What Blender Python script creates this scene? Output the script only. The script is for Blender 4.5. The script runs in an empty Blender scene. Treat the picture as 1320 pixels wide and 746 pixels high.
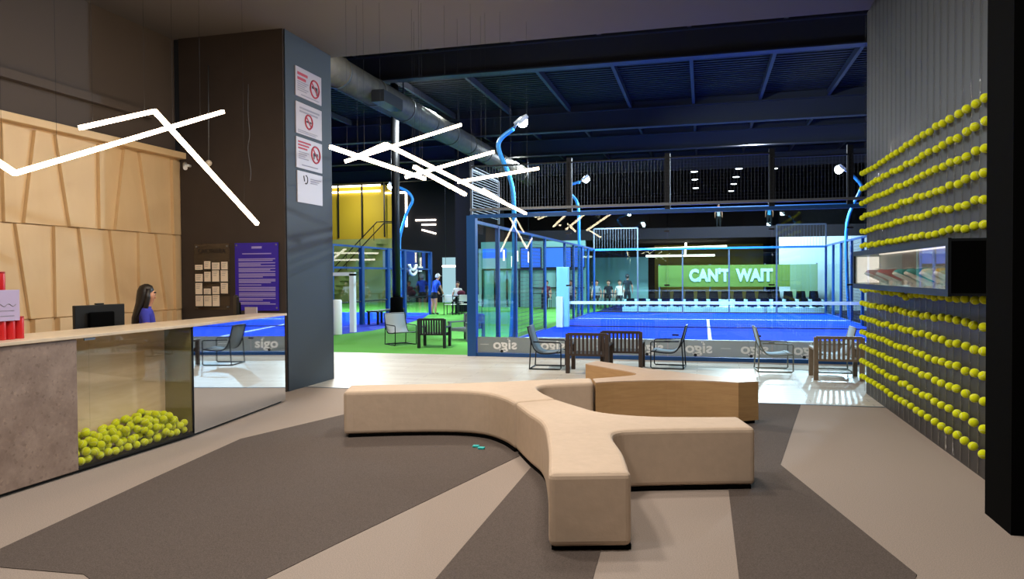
import bpy, bmesh, math, random
from mathutils import Vector, Matrix
random.seed(7)
SC = bpy.context.scene
COL = SC.collection
PI = math.pi
# ------------------------------------------------------------------ camera, world, lights, exposure
def camera():
    f, yaw, pitch, roll = 950.0, .2538, -.0191, -.0065
    fw = Vector((-math.sin(yaw)*math.cos(pitch), math.cos(yaw)*math.cos(pitch), math.sin(pitch)))
    rt0 = Vector((math.cos(yaw), math.sin(yaw), 0)); up0 = rt0.cross(fw)
    rt = rt0*math.cos(roll) + up0*math.sin(roll); up = up0*math.cos(roll) - rt0*math.sin(roll)
    cd = bpy.data.cameras.new('camera'); co = bpy.data.objects.new('camera', cd); COL.objects.link(co)
    cd.sensor_width = 36; cd.lens = f/1320*36; cd.clip_end = 200; cd.clip_start = .05
    M = Matrix((rt, up, -fw)).transposed().to_4x4(); M.translation = (0, 0, 1.6)
    co.matrix_world = M; SC.camera = co
camera()
w = bpy.data.worlds.new('world'); SC.world = w; w.use_nodes = True
w.node_tree.nodes['Background'].inputs[0].default_value = (.05, .06, .09, 1)
w.node_tree.nodes['Background'].inputs[1].default_value = .3
SC.view_settings.view_transform = 'Standard'; SC.view_settings.look = 'None'
SC.view_settings.gamma = 1; SC.view_settings.use_curve_mapping = False
SC.view_settings.exposure = 0.0
SC.cycles.transparent_max_bounces = 32
SC.cycles.use_denoising = True
SC.cycles.max_bounces = 8
def lamp(name, kind, loc, energy, color, target=None, **kw):
    l = bpy.data.lights.new(name, kind); l.energy = energy; l.color = color
    for k, v in kw.items(): setattr(l, k, v)
    o = bpy.data.objects.new(name, l); COL.objects.link(o); o.location = loc
    d = Vector(target) - Vector(loc) if target else Vector((0, 0, -1))
    o.rotation_euler = d.to_track_quat('-Z', 'Y').to_euler()
    return o
WARM = (1, .80, .62); COOL = (.62, .82, 1.0); NEUT = (1, .93, .85)
# unseen fill lamps added under the lobby ceiling
for i, (x, y, e) in enumerate([(-.5, 1.6, 70), (-3.0, 2.6, 110), (.2, 3.6, 60), (-2.6, 5.2, 110), (-1.2, 7.2, 100)]):
    lamp('lobby_fill_lamp', 'AREA', (x, y, 5.0), e, NEUT, size=.5, shape='DISK')
# unseen fill lamps added over turf, planks, cafe, stand and terrace
for x, y, e in [(-8.5, 22, 1100), (-15, 30, 1200), (-8, 33, 700), (2, 41, 1000), (-12, 37, 300), (2, 31.8, 2200), (-6.5, 12.6, 650)]:
    lamp('hall_fill_lamp', 'AREA', (x, y, 7.0), e, (.85, .95, 1) if y > 15 else (1, .95, .86), size=.8, shape='DISK')
# ------------------------------------------------------------------ materials
def lin(c):
    c = c.lstrip('#'); v = [int(c[i:i+2], 16)/255 for i in (0, 2, 4)]
    return tuple(x/12.92 if x <= .04045 else ((x+.055)/1.055)**2.4 for x in v) + (1,)
def nt(name):
    m = bpy.data.materials.new(name); m.use_nodes = True
    return m, m.node_tree, m.node_tree.nodes['Principled BSDF']
def mat(name, col, rough=.5, metal=0, noise=0, scale=30, bump=0, stretch=None, spec=.5, coat=0):
    m, t, b = nt(name); N, L = t.nodes, t.links
    c = lin(col) if isinstance(col, str) else tuple(col) + (1,)
    b.inputs['Base Color'].default_value = c; b.inputs['Roughness'].default_value = rough
    b.inputs['Metallic'].default_value = metal; b.inputs['Specular IOR Level'].default_value = spec
    b.inputs['Coat Weight'].default_value = coat
    m.diffuse_color = c
    if noise or bump:
        tc = N.new('ShaderNodeTexCoord'); mp = N.new('ShaderNodeMapping'); nz = N.new('ShaderNodeTexNoise')
        L.new(tc.outputs['Object'], mp.inputs[0]); L.new(mp.outputs[0], nz.inputs[0])
        if stretch: mp.inputs['Scale'].default_value = stretch
        nz.inputs['Scale'].default_value = scale; nz.inputs['Detail'].default_value = 4
        if noise:
            r = N.new('ShaderNodeValToRGB'); L.new(nz.outputs[0], r.inputs[0])
            r.color_ramp.elements[0].position = .3; r.color_ramp.elements[1].position = .7
            r.color_ramp.elements[0].color = tuple(x*(1-noise) for x in c[:3]) + (1,)
            r.color_ramp.elements[1].color = tuple(min(1, x*(1+noise)) for x in c[:3]) + (1,)
            L.new(r.outputs[0], b.inputs['Base Color'])
        if bump:
            bp = N.new('ShaderNodeBump'); bp.inputs['Strength'].default_value = bump; bp.inputs['Distance'].default_value = .02
            L.new(nz.outputs[0], bp.inputs['Height']); L.new(bp.outputs[0], b.inputs['Normal'])
    return m
def emit(name, col, s):
    m, t, b = nt(name); b.inputs['Base Color'].default_value = (.02, .02, .02, 1)
    b.inputs['Emission Color'].default_value = lin(col) if isinstance(col, str) else tuple(col) + (1,)
    b.inputs['Emission Strength'].default_value = s; return m
def glass(name, tint, refl=1.0):
    m = bpy.data.materials.new(name); m.use_nodes = True; t = m.node_tree; N, L = t.nodes, t.links; N.clear()
    o = N.new('ShaderNodeOutputMaterial'); mx = N.new('ShaderNodeMixShader'); tr = N.new('ShaderNodeBsdfTransparent'); gl = N.new('ShaderNodeBsdfGlossy')
    tr.inputs[0].default_value = tuple(tint) + (1,); gl.inputs['Roughness'].default_value = 0.0
    g = N.new('ShaderNodeNewGeometry'); dt = N.new('ShaderNodeVectorMath'); dt.operation = 'DOT_PRODUCT'
    L.new(g.outputs['Normal'], dt.inputs[0]); L.new(g.outputs['Incoming'], dt.inputs[1])
    def mth(op, a, b=None):
        q = N.new('ShaderNodeMath'); q.operation = op; q.use_clamp = op == 'MULTIPLY_ADD'
        for i, v in enumerate([a, b] if b is not None else [a]):
            if hasattr(v, 'links'): L.new(v, q.inputs[i])
            else: q.inputs[i].default_value = v
        return q
    a = mth('ABSOLUTE', dt.outputs['Value']); s = mth('SUBTRACT', 1.0, a.outputs[0]); p = mth('POWER', s.outputs[0], 5.0)
    k = mth('MULTIPLY_ADD', p.outputs[0], .95*refl); k.inputs[2].default_value = .045*refl
    L.new(k.outputs[0], mx.inputs[0]); L.new(tr.outputs[0], mx.inputs[1]); L.new(gl.outputs[0], mx.inputs[2]); L.new(mx.outputs[0], o.inputs[0])
    return m
def wood_mat(name, a, b2, scale, rough, stretch, coat=0):
    m, t, b = nt(name); N, L = t.nodes, t.links
    tc = N.new('ShaderNodeTexCoord'); mp = N.new('ShaderNodeMapping'); nz = N.new('ShaderNodeTexNoise'); r = N.new('ShaderNodeValToRGB')
    mp.inputs['Scale'].default_value = stretch; nz.inputs['Scale'].default_value = scale; nz.inputs['Detail'].default_value = 6
    nz.inputs['Distortion'].default_value = .6
    L.new(tc.outputs['Object'], mp.inputs[0]); L.new(mp.outputs[0], nz.inputs[0]); L.new(nz.outputs[0], r.inputs[0])
    r.color_ramp.elements[0].position = .3; r.color_ramp.elements[1].position = .7
    r.color_ramp.elements[0].color = lin(a); r.color_ramp.elements[1].color = lin(b2)
    L.new(r.outputs[0], b.inputs['Base Color']); b.inputs['Roughness'].default_value = rough; b.inputs['Coat Weight'].default_value = coat
    return m
def translucent(name, col, f):
    m, t, b = nt(name); N, L = t.nodes, t.links; o = N['Material Output']
    b.inputs['Base Color'].default_value = lin(col); b.inputs['Roughness'].default_value = .6
    tr = N.new('ShaderNodeBsdfTranslucent'); tr.inputs[0].default_value = lin(col); mx = N.new('ShaderNodeMixShader'); mx.inputs[0].default_value = f
    L.new(b.outputs[0], mx.inputs[1]); L.new(tr.outputs[0], mx.inputs[2]); L.new(mx.outputs[0], o.inputs[0]); return m
def plank_mat(name):
    m, t, b = nt(name); N, L = t.nodes, t.links
    tc = N.new('ShaderNodeTexCoord'); br = N.new('ShaderNodeTexBrick'); nz = N.new('ShaderNodeTexNoise'); mp = N.new('ShaderNodeMapping'); mx = N.new('ShaderNodeMixRGB')
    L.new(tc.outputs['Object'], br.inputs[0])
    br.inputs['Color1'].default_value = lin('#d9d2c6'); br.inputs['Color2'].default_value = lin('#c9bfb1'); br.inputs['Mortar'].default_value = lin('#8d8172')
    br.inputs['Scale'].default_value = 1; br.inputs['Mortar Size'].default_value = .004; br.inputs['Brick Width'].default_value = 1.4; br.inputs['Row Height'].default_value = .19
    mp.inputs['Scale'].default_value = (1.2, 14, 1); L.new(tc.outputs['Object'], mp.inputs[0]); L.new(mp.outputs[0], nz.inputs[0]); nz.inputs['Scale'].default_value = 2.5; nz.inputs['Detail'].default_value = 5
    r = N.new('ShaderNodeValToRGB'); L.new(nz.outputs[0], r.inputs[0]); r.color_ramp.elements[0].color = (.72, .7, .68, 1); r.color_ramp.elements[1].color = (1.1, 1.1, 1.1, 1)
    mx.blend_type = 'MULTIPLY'; mx.inputs[0].default_value = .8; L.new(br.outputs[0], mx.inputs[1]); L.new(r.outputs[0], mx.inputs[2])
    L.new(mx.outputs[0], b.inputs['Base Color']); b.inputs['Roughness'].default_value = .32
    return m
def ball_mat():
    m, t, b = nt('tennis_felt'); N, L = t.nodes, t.links
    tc = N.new('ShaderNodeTexCoord'); nm = N.new('ShaderNodeVectorMath'); nm.operation = 'NORMALIZE'; sp = N.new('ShaderNodeSeparateXYZ')
    L.new(tc.outputs['Object'], nm.inputs[0]); L.new(nm.outputs[0], sp.inputs[0])
    def mth(op, a, b=0.0):
        q = N.new('ShaderNodeMath'); q.operation = op
        for i, v in enumerate([a, b]):
            if hasattr(v, 'links'): L.new(v, q.inputs[i])
            else: q.inputs[i].default_value = v
        return q.outputs[0]
    x2 = mth('MULTIPLY', sp.outputs[0], sp.outputs[0]); y2 = mth('MULTIPLY', sp.outputs[1], sp.outputs[1])
    d = mth('ABSOLUTE', mth('SUBTRACT', sp.outputs[2], mth('MULTIPLY', mth('SUBTRACT', x2, y2), 1.1)))
    s = mth('LESS_THAN', d, .07)
    mx = N.new('ShaderNodeMixRGB'); L.new(s, mx.inputs[0]); mx.inputs[1].default_value = lin('#d3da11'); mx.inputs[2].default_value = lin('#dfe4b0')
    L.new(mx.outputs[0], b.inputs['Base Color']); b.inputs['Roughness'].default_value = .9; b.inputs['Specular IOR Level'].default_value = .1
    b.inputs['Sheen Weight'].default_value = .2
    return m
def stone_mat():
    m, t, b = nt('terrazzo_stone'); N, L = t.nodes, t.links
    tc = N.new('ShaderNodeTexCoord'); v = N.new('ShaderNodeTexVoronoi'); v.inputs['Scale'].default_value = 42; nz = N.new('ShaderNodeTexNoise'); nz.inputs['Scale'].default_value = 5; nz.inputs['Detail'].default_value = 10; nz.inputs['Roughness'].default_value = .7
    L.new(tc.outputs['Object'], nz.inputs[0]); L.new(tc.outputs['Object'], v.inputs[0])
    r = N.new('ShaderNodeValToRGB'); L.new(nz.outputs[0], r.inputs[0]); e = r.color_ramp.elements
    e[0].position = .32; e[0].color = lin('#7c685c'); e[1].position = .68; e[1].color = lin('#9d887a')
    sp = N.new('ShaderNodeSeparateColor'); L.new(v.outputs['Color'], sp.inputs[0])
    r2 = N.new('ShaderNodeValToRGB'); L.new(sp.outputs[0], r2.inputs[0]); q = r2.color_ramp.elements
    q[0].position = .04; q[0].color = (.78, .76, .75, 1); q[1].position = .1; q[1].color = (1, 1, 1, 1)
    k = q.new(.93); k.color = (1, 1, 1, 1); k = q.new(.97); k.color = (1.14, 1.12, 1.1, 1)
    mx = N.new('ShaderNodeMixRGB'); mx.blend_type = 'MULTIPLY'; mx.inputs[0].default_value = .9; L.new(r.outputs[0], mx.inputs[1]); L.new(r2.outputs[0], mx.inputs[2])
    L.new(mx.outputs[0], b.inputs['Base Color']); b.inputs['Roughness'].default_value = .4
    return m
M = dict(
    ceiling=mat('ceiling_paint', '#545050', .8), dark_wall=mat('dark_brown_wall', '#3a322f', .7, noise=.08, scale=3),
    upper_wall=mat('upper_wall', '#544b46', .8), column=mat('blue_grey_wall', '#242b35', .6), carpet_l=mat('light_carpet', '#988a7f', .95, noise=.22, scale=160, bump=.15, spec=.1),
    carpet_d=mat('dark_carpet', '#5a504a', .95, noise=.3, scale=160, bump=.15, spec=.1), planks=plank_mat('wood_floor_planks'),
    turf=mat('green_turf', '#5da047', .9, noise=.12, scale=60, spec=.1), blue=mat('blue_court_turf', '#0638c8', .9, noise=.08, scale=50, spec=.05), blue2=mat('blue_border_turf', '#1530b8', .85, noise=.08, scale=50, spec=.2),
    line=mat('white_line', '#f2f6fa', .7), beige=wood_mat('beige_panel', '#ddbf92', '#e2c69b', 3, .55, (1, 1, .3)), stone=stone_mat(),
    top=mat('counter_top', '#d2bfa5', .35, noise=.08, scale=8), mirror=mat('mirror_steel', '#d6dce2', .025, 1), clear=glass('clear_glass', (.99, .99, .98)), court_glass=glass('court_glass', (.88, .96, .97), 1.0), side_glass=glass('side_glass', (.84, .95, .96), .3),
    wood_light=wood_mat('oak_laminate', '#b08a5e', '#bd9869', 4, .45, (1, 1, 9)), wood_top=wood_mat('oak_bench_top', '#bfa288', '#cbb096', 4, .4, (2, 9, 1)),
    case_back=wood_mat('case_back_panel', '#d9bf98', '#e4cdaa', 3, .5, (1, 1, 6)), olive=mat('case_side_panel', '#7d7440', .4), black=mat('black_plastic', '#0b0b0c', .4), black_matte=mat('matte_black', '#040404', .9, spec=.05),
    fabric=mat('suede_upholstery', '#c3ad97', .9, noise=.035, scale=14, bump=.12, spec=.15), white=mat('white_paint', '#e8ecef', .5), paper=mat('paper', '#efe3d2', .8),
    bluepaint=mat('blue_steel', '#1d4f8c', .35, .2), bluelight=mat('blue_pole_paint', '#389ae8', .35, .1), steel=mat('galvanised_wire', '#7a8088', .45, .7), mesh=mat('mesh_wire', '#4c5260', .5, .5), dark_steel=mat('dark_steel', '#20242b', .45, .5), navy=mat('navy_steel', '#33343c', .6, .2), deck=mat('navy_roof_deck', '#0e0f14', .7, noise=.2, scale=2),
    charcoal=mat('charcoal_wall', '#232228', .9, spec=.1), sling=mat('grey_sling', '#6d7880', .8), sling_l=mat('pale_sling', '#9aa2a6', .8), chair_frame=mat('chair_tube', '#1f232a', .4, .6), chair_frame_l=mat('pale_chair_tube', '#7f8076', .4, .5),
    slat=mat('dark_wood_slat', '#3d2f28', .6, noise=.15, scale=12), slat_l=mat('grey_wood_slat', '#7a6a58', .6, noise=.15, scale=12), slat_b=mat('black_slat', '#15171a', .5), banner=translucent('taupe_vinyl', '#cdbfb5', .45), banner_text=mat('pale_vinyl_lettering', '#f2f1ee', .6),
    red=mat('red_plastic_tube', '#c41f22', .35), lid=mat('clear_lid', '#c9c2bd', .3), skin=mat('skin', '#c58f72', .6), hair=mat('dark_hair', '#17100d', .45), bluecloth=mat('blue_cloth', '#3a3fb0', .85), blackcloth=mat('black_cloth', '#121318', .9), whitecloth=mat('white_cloth', '#d8d4cf', .9),
    royal=mat('royal_blue_cloth', '#1d4fd0', .85), signblue=mat('indigo_acrylic', '#2a16b4', .25), acrylic=glass('acrylic', (.82, .80, .78), 1.3), ink=mat('black_ink', '#151215', .6), red_ink=mat('red_ink', '#b3283c', .6), grey_ink=mat('grey_ink', '#8c8690', .6), lilac_ink=mat('lilac_ink', '#a59be0', .6), signwhite=mat('sign_card', '#b3a9b0', .4),
    yellow=mat('yellow_wall', '#b39a1e', .7), olivecast=mat('olive_cast', '#8f965c', .6), green_banner=mat('green_banner', '#627f2b', .7), pale_green=mat('pale_green_panel', '#7d9a72', .7), letter=mat('pale_cyan_letter', '#b4dade', .7), teal=mat('teal_wall', '#7fb0ac', .6), whitewall=mat('white_wall', '#b9cbd2', .7), tribune=mat('white_tribune', '#bcd8dc', .6),
    duct=mat('galvanised_duct', '#4d4940', .6, .0, noise=.25, scale=4), felt=ball_mat(), rod=glass('acrylic_rod', (.93, .93, .93), 1.6), slatwall=mat('dark_slatted_wall', '#2e2b2a', .5),
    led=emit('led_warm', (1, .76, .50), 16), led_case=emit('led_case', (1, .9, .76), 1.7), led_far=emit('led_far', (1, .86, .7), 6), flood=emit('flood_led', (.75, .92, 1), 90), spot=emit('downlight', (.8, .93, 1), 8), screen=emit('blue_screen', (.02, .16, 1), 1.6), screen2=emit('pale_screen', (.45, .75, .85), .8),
    tinted=mat('frost_panel', '#8ec6d0', .3), pink=mat('pink_mesh', '#e5a79a', .8), shoe_red=mat('coral_knit', '#d9604f', .8), shoe_teal=mat('teal_knit', '#5aa9a2', .8), shoe_cream=mat('cream_knit', '#e9d9b0', .8), shoe_yellow=mat('yellow_knit', '#e3b94a', .8), sole=mat('white_sole', '#efe9dc', .6), lacing=mat('lace', '#f5f1ea', .8),
    green_bag=mat('teal_plastic', '#22b3b0', .5), maroon=mat('maroon_cloth', '#5c1c30', .9), grey_cloth=mat('grey_cloth', '#8f9aa0', .9), cardboard=mat('case_lining', '#c7c3ba', .6))
# ------------------------------------------------------------------ mesh helpers
class MB:
    def __init__(s): s.v = []; s.f = []; s.sm = []; s.mi = []; s.cur = 0
    def add(s, vs, fs, smooth=False):
        n = len(s.v); s.v += [Vector(q) for q in vs]
        for f in fs: s.f.append(tuple(i+n for i in f)); s.sm.append(smooth); s.mi.append(s.cur)
        return s
    def box(s, x0, x1, y0, y1, z0, z1):
        return s.add([(x0, y0, z0), (x1, y0, z0), (x1, y1, z0), (x0, y1, z0), (x0, y0, z1), (x1, y0, z1), (x1, y1, z1), (x0, y1, z1)],
                     [(3, 2, 1, 0), (4, 5, 6, 7), (0, 1, 5, 4), (1, 2, 6, 5), (2, 3, 7, 6), (3, 0, 4, 7)])
    def hexa(s, b, t):
        return s.add(list(b)+list(t), [(3, 2, 1, 0), (4, 5, 6, 7), (0, 1, 5, 4), (1, 2, 6, 5), (2, 3, 7, 6), (3, 0, 4, 7)])
    def bar(s, p, q, w, h=None, up=(0, 0, 1)):
        p, q = Vector(p), Vector(q); h = h or w; d = (q-p).normalized(); u = Vector(up)
        if abs(d.dot(u)) > .98: u = Vector((0, 1, 0))
        a = d.cross(u).normalized(); b = a.cross(d)
        r = [(-w/2, -h/2), (w/2, -h/2), (w/2, h/2), (-w/2, h/2)]
        return s.hexa([p+a*x+b*y for x, y in r], [q+a*x+b*y for x, y in r])
    def tube(s, pts, r, n=8, cap=True):
        pts = [Vector(p) for p in pts]; rs = r if isinstance(r, (list, tuple)) else [r]*len(pts); vs = []; fs = []; pu = None
        for i, p in enumerate(pts):
            d = (pts[min(i+1, len(pts)-1)] - pts[max(i-1, 0)]).normalized()
            if pu is None:
                u = Vector((0, 0, 1)) if abs(d.z) < .9 else Vector((1, 0, 0))
            else: u = pu
            a = d.cross(u).normalized(); u = a.cross(d); pu = u
            vs += [p + (a*math.cos(2*PI*k/n) + u*math.sin(2*PI*k/n))*rs[i] for k in range(n)]
        for i in range(len(pts)-1):
            fs += [(i*n+k, i*n+(k+1) % n, (i+1)*n+(k+1) % n, (i+1)*n+k) for k in range(n)]
        s.add(vs, fs, True)
        if cap:
            L = len(s.v)-len(vs); s.f += [tuple(L+k for k in range(n))[::-1], tuple(L+(len(pts)-1)*n+k for k in range(n))]; s.sm += [False]*2; s.mi += [s.cur]*2
        return s
    def sphere(s, c, r, n=12, m=8, sc=(1, 1, 1)):
        c = Vector(c); vs = [c+Vector((0, 0, -r*sc[2]))]; fs = []
        for j in range(1, m):
            t = PI*j/m
            vs += [c+Vector((r*sc[0]*math.sin(t)*math.cos(2*PI*k/n), r*sc[1]*math.sin(t)*math.sin(2*PI*k/n), -r*sc[2]*math.cos(t))) for k in range(n)]
        vs.append(c+Vector((0, 0, r*sc[2]))); T = len(vs)-1
        for k in range(n):
            fs.append((0, 1+(k+1) % n, 1+k)); fs.append((T, 1+(m-2)*n+k, 1+(m-2)*n+(k+1) % n))
            for j in range(m-2): fs.append((1+j*n+k, 1+j*n+(k+1) % n, 1+(j+1)*n+(k+1) % n, 1+(j+1)*n+k))
        return s.add(vs, fs, True)
    def prism(s, poly, z0, z1):
        n = len(poly); vs = [(x, y, z0) for x, y in poly] + [(x, y, z1) for x, y in poly]
        return s.add(vs, [tuple(range(n))[::-1], tuple(range(n, 2*n))] + [(k, (k+1) % n, n+(k+1) % n, n+k) for k in range(n)])
    def lathe(s, c, prof, n=16):
        c = Vector(c); vs = []; fs = []
        for r, z in prof: vs += [c+Vector((r*math.cos(2*PI*k/n), r*math.sin(2*PI*k/n), z)) for k in range(n)]
        for i in range(len(prof)-1): fs += [(i*n+k, i*n+(k+1) % n, (i+1)*n+(k+1) % n, (i+1)*n+k) for k in range(n)]
        s.add(vs, fs, True); L = len(s.v)-len(vs)
        s.f += [tuple(L+k for k in range(n))[::-1], tuple(L+(len(prof)-1)*n+k for k in range(n))]; s.sm += [False]*2; s.mi += [s.cur]*2
        return s
    def loft(s, rings, cap=True):
        n = len(rings[0]); vs = [v for r in rings for v in r]; fs = []
        for i in range(len(rings)-1): fs += [(i*n+k, i*n+(k+1) % n, (i+1)*n+(k+1) % n, (i+1)*n+k) for k in range(n)]
        s.add(vs, fs, True); L = len(s.v)-len(vs)
        if cap: s.f += [tuple(L+k for k in range(n))[::-1], tuple(L+(len(rings)-1)*n+k for k in range(n))]; s.sm += [True]*2; s.mi += [s.cur]*2
        return s
    def mesh(s, name, mats, off=Vector((0, 0, 0))):
        me = bpy.data.meshes.new(name); me.from_pydata([tuple(v-off) for v in s.v], [], s.f)
        for m in (mats if isinstance(mats, (list, tuple)) else [mats]): me.materials.append(m)
        me.polygons.foreach_set('use_smooth', s.sm); me.polygons.foreach_set('material_index', s.mi); me.update()
        bm = bmesh.new(); bm.from_mesh(me); bmesh.ops.recalc_face_normals(bm, faces=bm.faces); bm.to_mesh(me); bm.free()
        return me
def wpos(o):
    p = Vector((0, 0, 0))
    while o: p = p + Vector(o.location); o = o.parent
    return p
def put(name, mb, m, parent=None, bevel=0, seg=2, origin=None, stuff=False):
    """mesh given in world coordinates (unless the parent is a rotated thing: then local to it)"""
    if parent is not None: off = wpos(parent)
    else:
        if origin is None:
            xs = [v.x for v in mb.v]; ys = [v.y for v in mb.v]; zs = [v.z for v in mb.v]
            origin = ((min(xs)+max(xs))/2, (min(ys)+max(ys))/2, min(zs))
        off = Vector(origin)
    o = bpy.data.objects.new(name, mb.mesh(name, m, off)); COL.objects.link(o)
    if parent is not None: o.parent = parent
    else: o.location = off
    if bevel:
        b = o.modifiers.new('bevel', 'BEVEL'); b.width = bevel; b.segments = seg; b.limit_method = 'ANGLE'; b.angle_limit = .6
    if stuff: o['kind'] = 'stuff'
    return o
def tag(o, label, cat, group=None):
    o['label'] = label; o['category'] = cat
    if group: o['group'] = group
    return o
def thing(name, label, cat, loc, rz=0, group=None):
    o = bpy.data.objects.new(name, None); COL.objects.link(o); o.location = loc; o.rotation_euler = (0, 0, rz); o.empty_display_size = .1
    return tag(o, label, cat, group)
def local(name, mb, m, parent, bevel=0, seg=2):
    o = bpy.data.objects.new(name, mb.mesh(name, m)); COL.objects.link(o); o.parent = parent
    if bevel:
        b = o.modifiers.new('bevel', 'BEVEL'); b.width = bevel; b.segments = seg; b.limit_method = 'ANGLE'; b.angle_limit = .6
    return o
def struct(name, mb, m, label=None, parent=None):
    o = put(name, mb, m, parent)
    if parent is None:
        o['kind'] = 'structure'
        if label: o['label'] = label
    return o
def dup(root, loc, rz, label=None, group=None):
    r = root.copy(); COL.objects.link(r); r.location = loc; r.rotation_euler = (0, 0, rz)
    if label: r['label'] = label
    if group: r['group'] = group
    for ch in list(root.children):
        c = ch.copy(); COL.objects.link(c); c.parent = r
        for g in ch.children:
            d = g.copy(); COL.objects.link(d); d.parent = c
    return r
def cr(pts, n=6, closed=False):
    """Catmull-Rom through points"""
    out = []; P = [Vector(p) for p in pts]; N = len(P)
    for i in range(N-1):
        p0, p1, p2, p3 = P[max(i-1, 0)], P[i], P[i+1], P[min(i+2, N-1)]
        for k in range(n):
            t = k/n; out.append(.5*((2*p1)+(p2-p0)*t+(2*p0-5*p1+4*p2-p3)*t*t+(3*p1-p0-3*p2+p3)*t**3))
    return out+[P[-1]]
def text(name, s, size, loc, xdir, updir, m, parent=None, depth=.002, align='CENTER', sx=1.0, bold=0):
    cu = bpy.data.curves.new(name, 'FONT'); cu.body = s; cu.size = size; cu.extrude = depth; cu.align_x = align; cu.align_y = 'CENTER'; cu.offset = bold
    cu.resolution_u = 3
    t = bpy.data.objects.new(name, cu); COL.objects.link(t)
    dg = bpy.context.evaluated_depsgraph_get(); me = bpy.data.meshes.new_from_object(t.evaluated_get(dg)); bpy.data.objects.remove(t)
    X = Vector(xdir).normalized()*sx; U = Vector(updir).normalized(); Z = X.cross(U).normalized(); off = wpos(parent) if parent else Vector((0, 0, 0))
    for v in me.vertices: v.co = X*v.co.x + U*v.co.y + Z*v.co.z + Vector(loc) - off
    me.materials.clear(); me.materials.append(m); me.name = name
    bm = bmesh.new(); bm.from_mesh(me); bmesh.ops.recalc_face_normals(bm, faces=bm.faces); bm.to_mesh(me); bm.free()
    o = bpy.data.objects.new(name, me); COL.objects.link(o)
    if parent: o.parent = parent
    return o
WORDS = 'first second third fourth fifth sixth seventh eighth ninth tenth eleventh twelfth thirteenth fourteenth fifteenth sixteenth seventeenth eighteenth nineteenth twentieth'.split()
def ordn(n):
    if n <= 20: return WORDS[n-1]
    t, u = divmod(n, 10); T = ['', '', 'twent', 'thirt', 'fort', 'fift', 'sixt', 'sevent', 'eight', 'ninet'][t]
    return T + 'ieth' if u == 0 else T + 'y-' + WORDS[u-1]
# ------------------------------------------------------------------ setting: floors
fl = struct('floor', MB().box(-8, 3.2, -3, 9.58, -.1, 0), M['carpet_l'], 'light taupe carpet of the lobby')
D = dict(main=[(-4.9, .5), (-4.03, 3.43), (-4.25, 4.96), (-4.43, 6.35), (-4.02, 7.79), (-2.0, 7.2), (-1.57, 6.33), (-2.13, 3.95), (-2.42, 2.7), (-3.24, 3.24), (-3.78, 3.21), (-3.9, 2.5)],
         two=[(-1.42, 6.2), (-1.39, 5.96), (-1.372, 3.92), (-1.36, 2.9), (-.53, 2.9), (-.57, 4.0), (-.6, 5.6), (-.9, 6.3)],
         three=[(.18, 5.9), (.18, 2.9), (.55, 2.9), (1.094, 4.285), (.624, 6.506), (1.152, 9.575), (-.4, 9.575), (-.2, 7.2)])
D['main'] = [(-4.03, 3.43), (-4.25, 4.96), (-4.43, 6.35), (-4.02, 7.79), (-2.0, 7.2), (-1.57, 6.33), (-2.13, 3.95), (-2.36, 2.9), (-2.6, 2.9), (-3.24, 3.24), (-3.78, 3.21)]
for k in D: put('carpet_section', MB().prism(D[k], 0, .004), M['carpet_d'], fl)
struct('floor', MB().box(-9, 3.2, 9.58, 14.15, -.1, 0), M['planks'], 'pale timber plank floor between carpet and court')
struct('trim_1', MB().box(-5.6, 2.1, 9.56, 9.6, 0, .006), M['steel'], 'thin metal strip between carpet and planks')
struct('floor', MB().box(-30, -4.5, 14.15, 60, -.1, 0), M['turf'], 'green artificial turf left of the blue court')
struct('floor', MB().box(-4.5, 12, 14.15, 60, -.1, -.002), M['charcoal'], 'dark hall floor around and behind the court')
b2 = struct('floor', MB().prism([(-9.9, 14.2), (-9.76, 18.2), (-9.45, 20.0), (-9.75, 23.5), (-10.29, 26.2), (-11.0, 28.6), (-11.0, 30), (-24, 30), (-24, 14.2)], 0, .004), M['blue2'], 'deep blue turf border of the far left court')
put('court_surface', MB().prism([(-11.1, 17.5), (-11.1, 28.8), (-21, 28.8), (-21, 17.5)], .004, .008), M['blue'], b2)
cf = struct('floor', MB().box(-4.48, 4.68, 14.03, 31.2, -.05, .006), M['blue'], 'bright blue padel court surface')
for a in [(.12, .2, 18.4, 26.8), (-4.48, 4.68, 26.76, 26.84), (-4.48, 4.68, 18.36, 18.44)]: put('court_line', MB().box(*a, .006, .009), M['line'], cf)
# ------------------------------------------------------------------ setting: walls, ceilings, roof
struct('ceiling', MB().box(-8, 3.2, -3, 10.55, 5.03, 5.2), M['ceiling'], 'dark lobby ceiling')
struct('wall_left', MB().box(-7.6, -7.4, -3, 9.15, 0, 5.03), M['upper_wall'], 'dark wall above and behind the beige panels')
struct('wall_back', MB().box(-7.6, -5.6, 9.15, 10.45, 0, 5.03), [M['column']], 'dark wall behind the counter with a blue-grey end')
struct('trim_2', MB().box(-7.3, -5.62, 9.125, 9.15, 0, 5.03), M['dark_wall'], 'dark brown facing of the wall behind the counter')
struct('wall_light_block', MB().box(-8, 3.2, 10.45, 10.55, 5.2, 8.0), M['charcoal'], 'unseen dark fascia above the lobby opening, blocks light')  # out of view, put in to block light above the lobby
rw = struct('wall_right', MB().box(2.1, 3.2, 5.5, 10.65, 0, 5.03), M['slatwall'], 'dark wall carrying the rows of tennis balls')
struct('trim_3', MB().box(1.81, 3.2, 5.07, 5.5, 0, 5.03), M['black_matte'], 'black pillar at the near end of the ball wall')
struct('wall_rear', MB().box(-8, 3.4, -3.2, -3, 0, 5.03), mat('rear_wall', '#6a625c', .8), 'wall behind the viewer')
struct('wall_side', MB().box(3.2, 3.4, -3, 5.5, 0, 5.03), mat('side_wall', '#5b544f', .8), 'wall beside the viewer')
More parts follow.
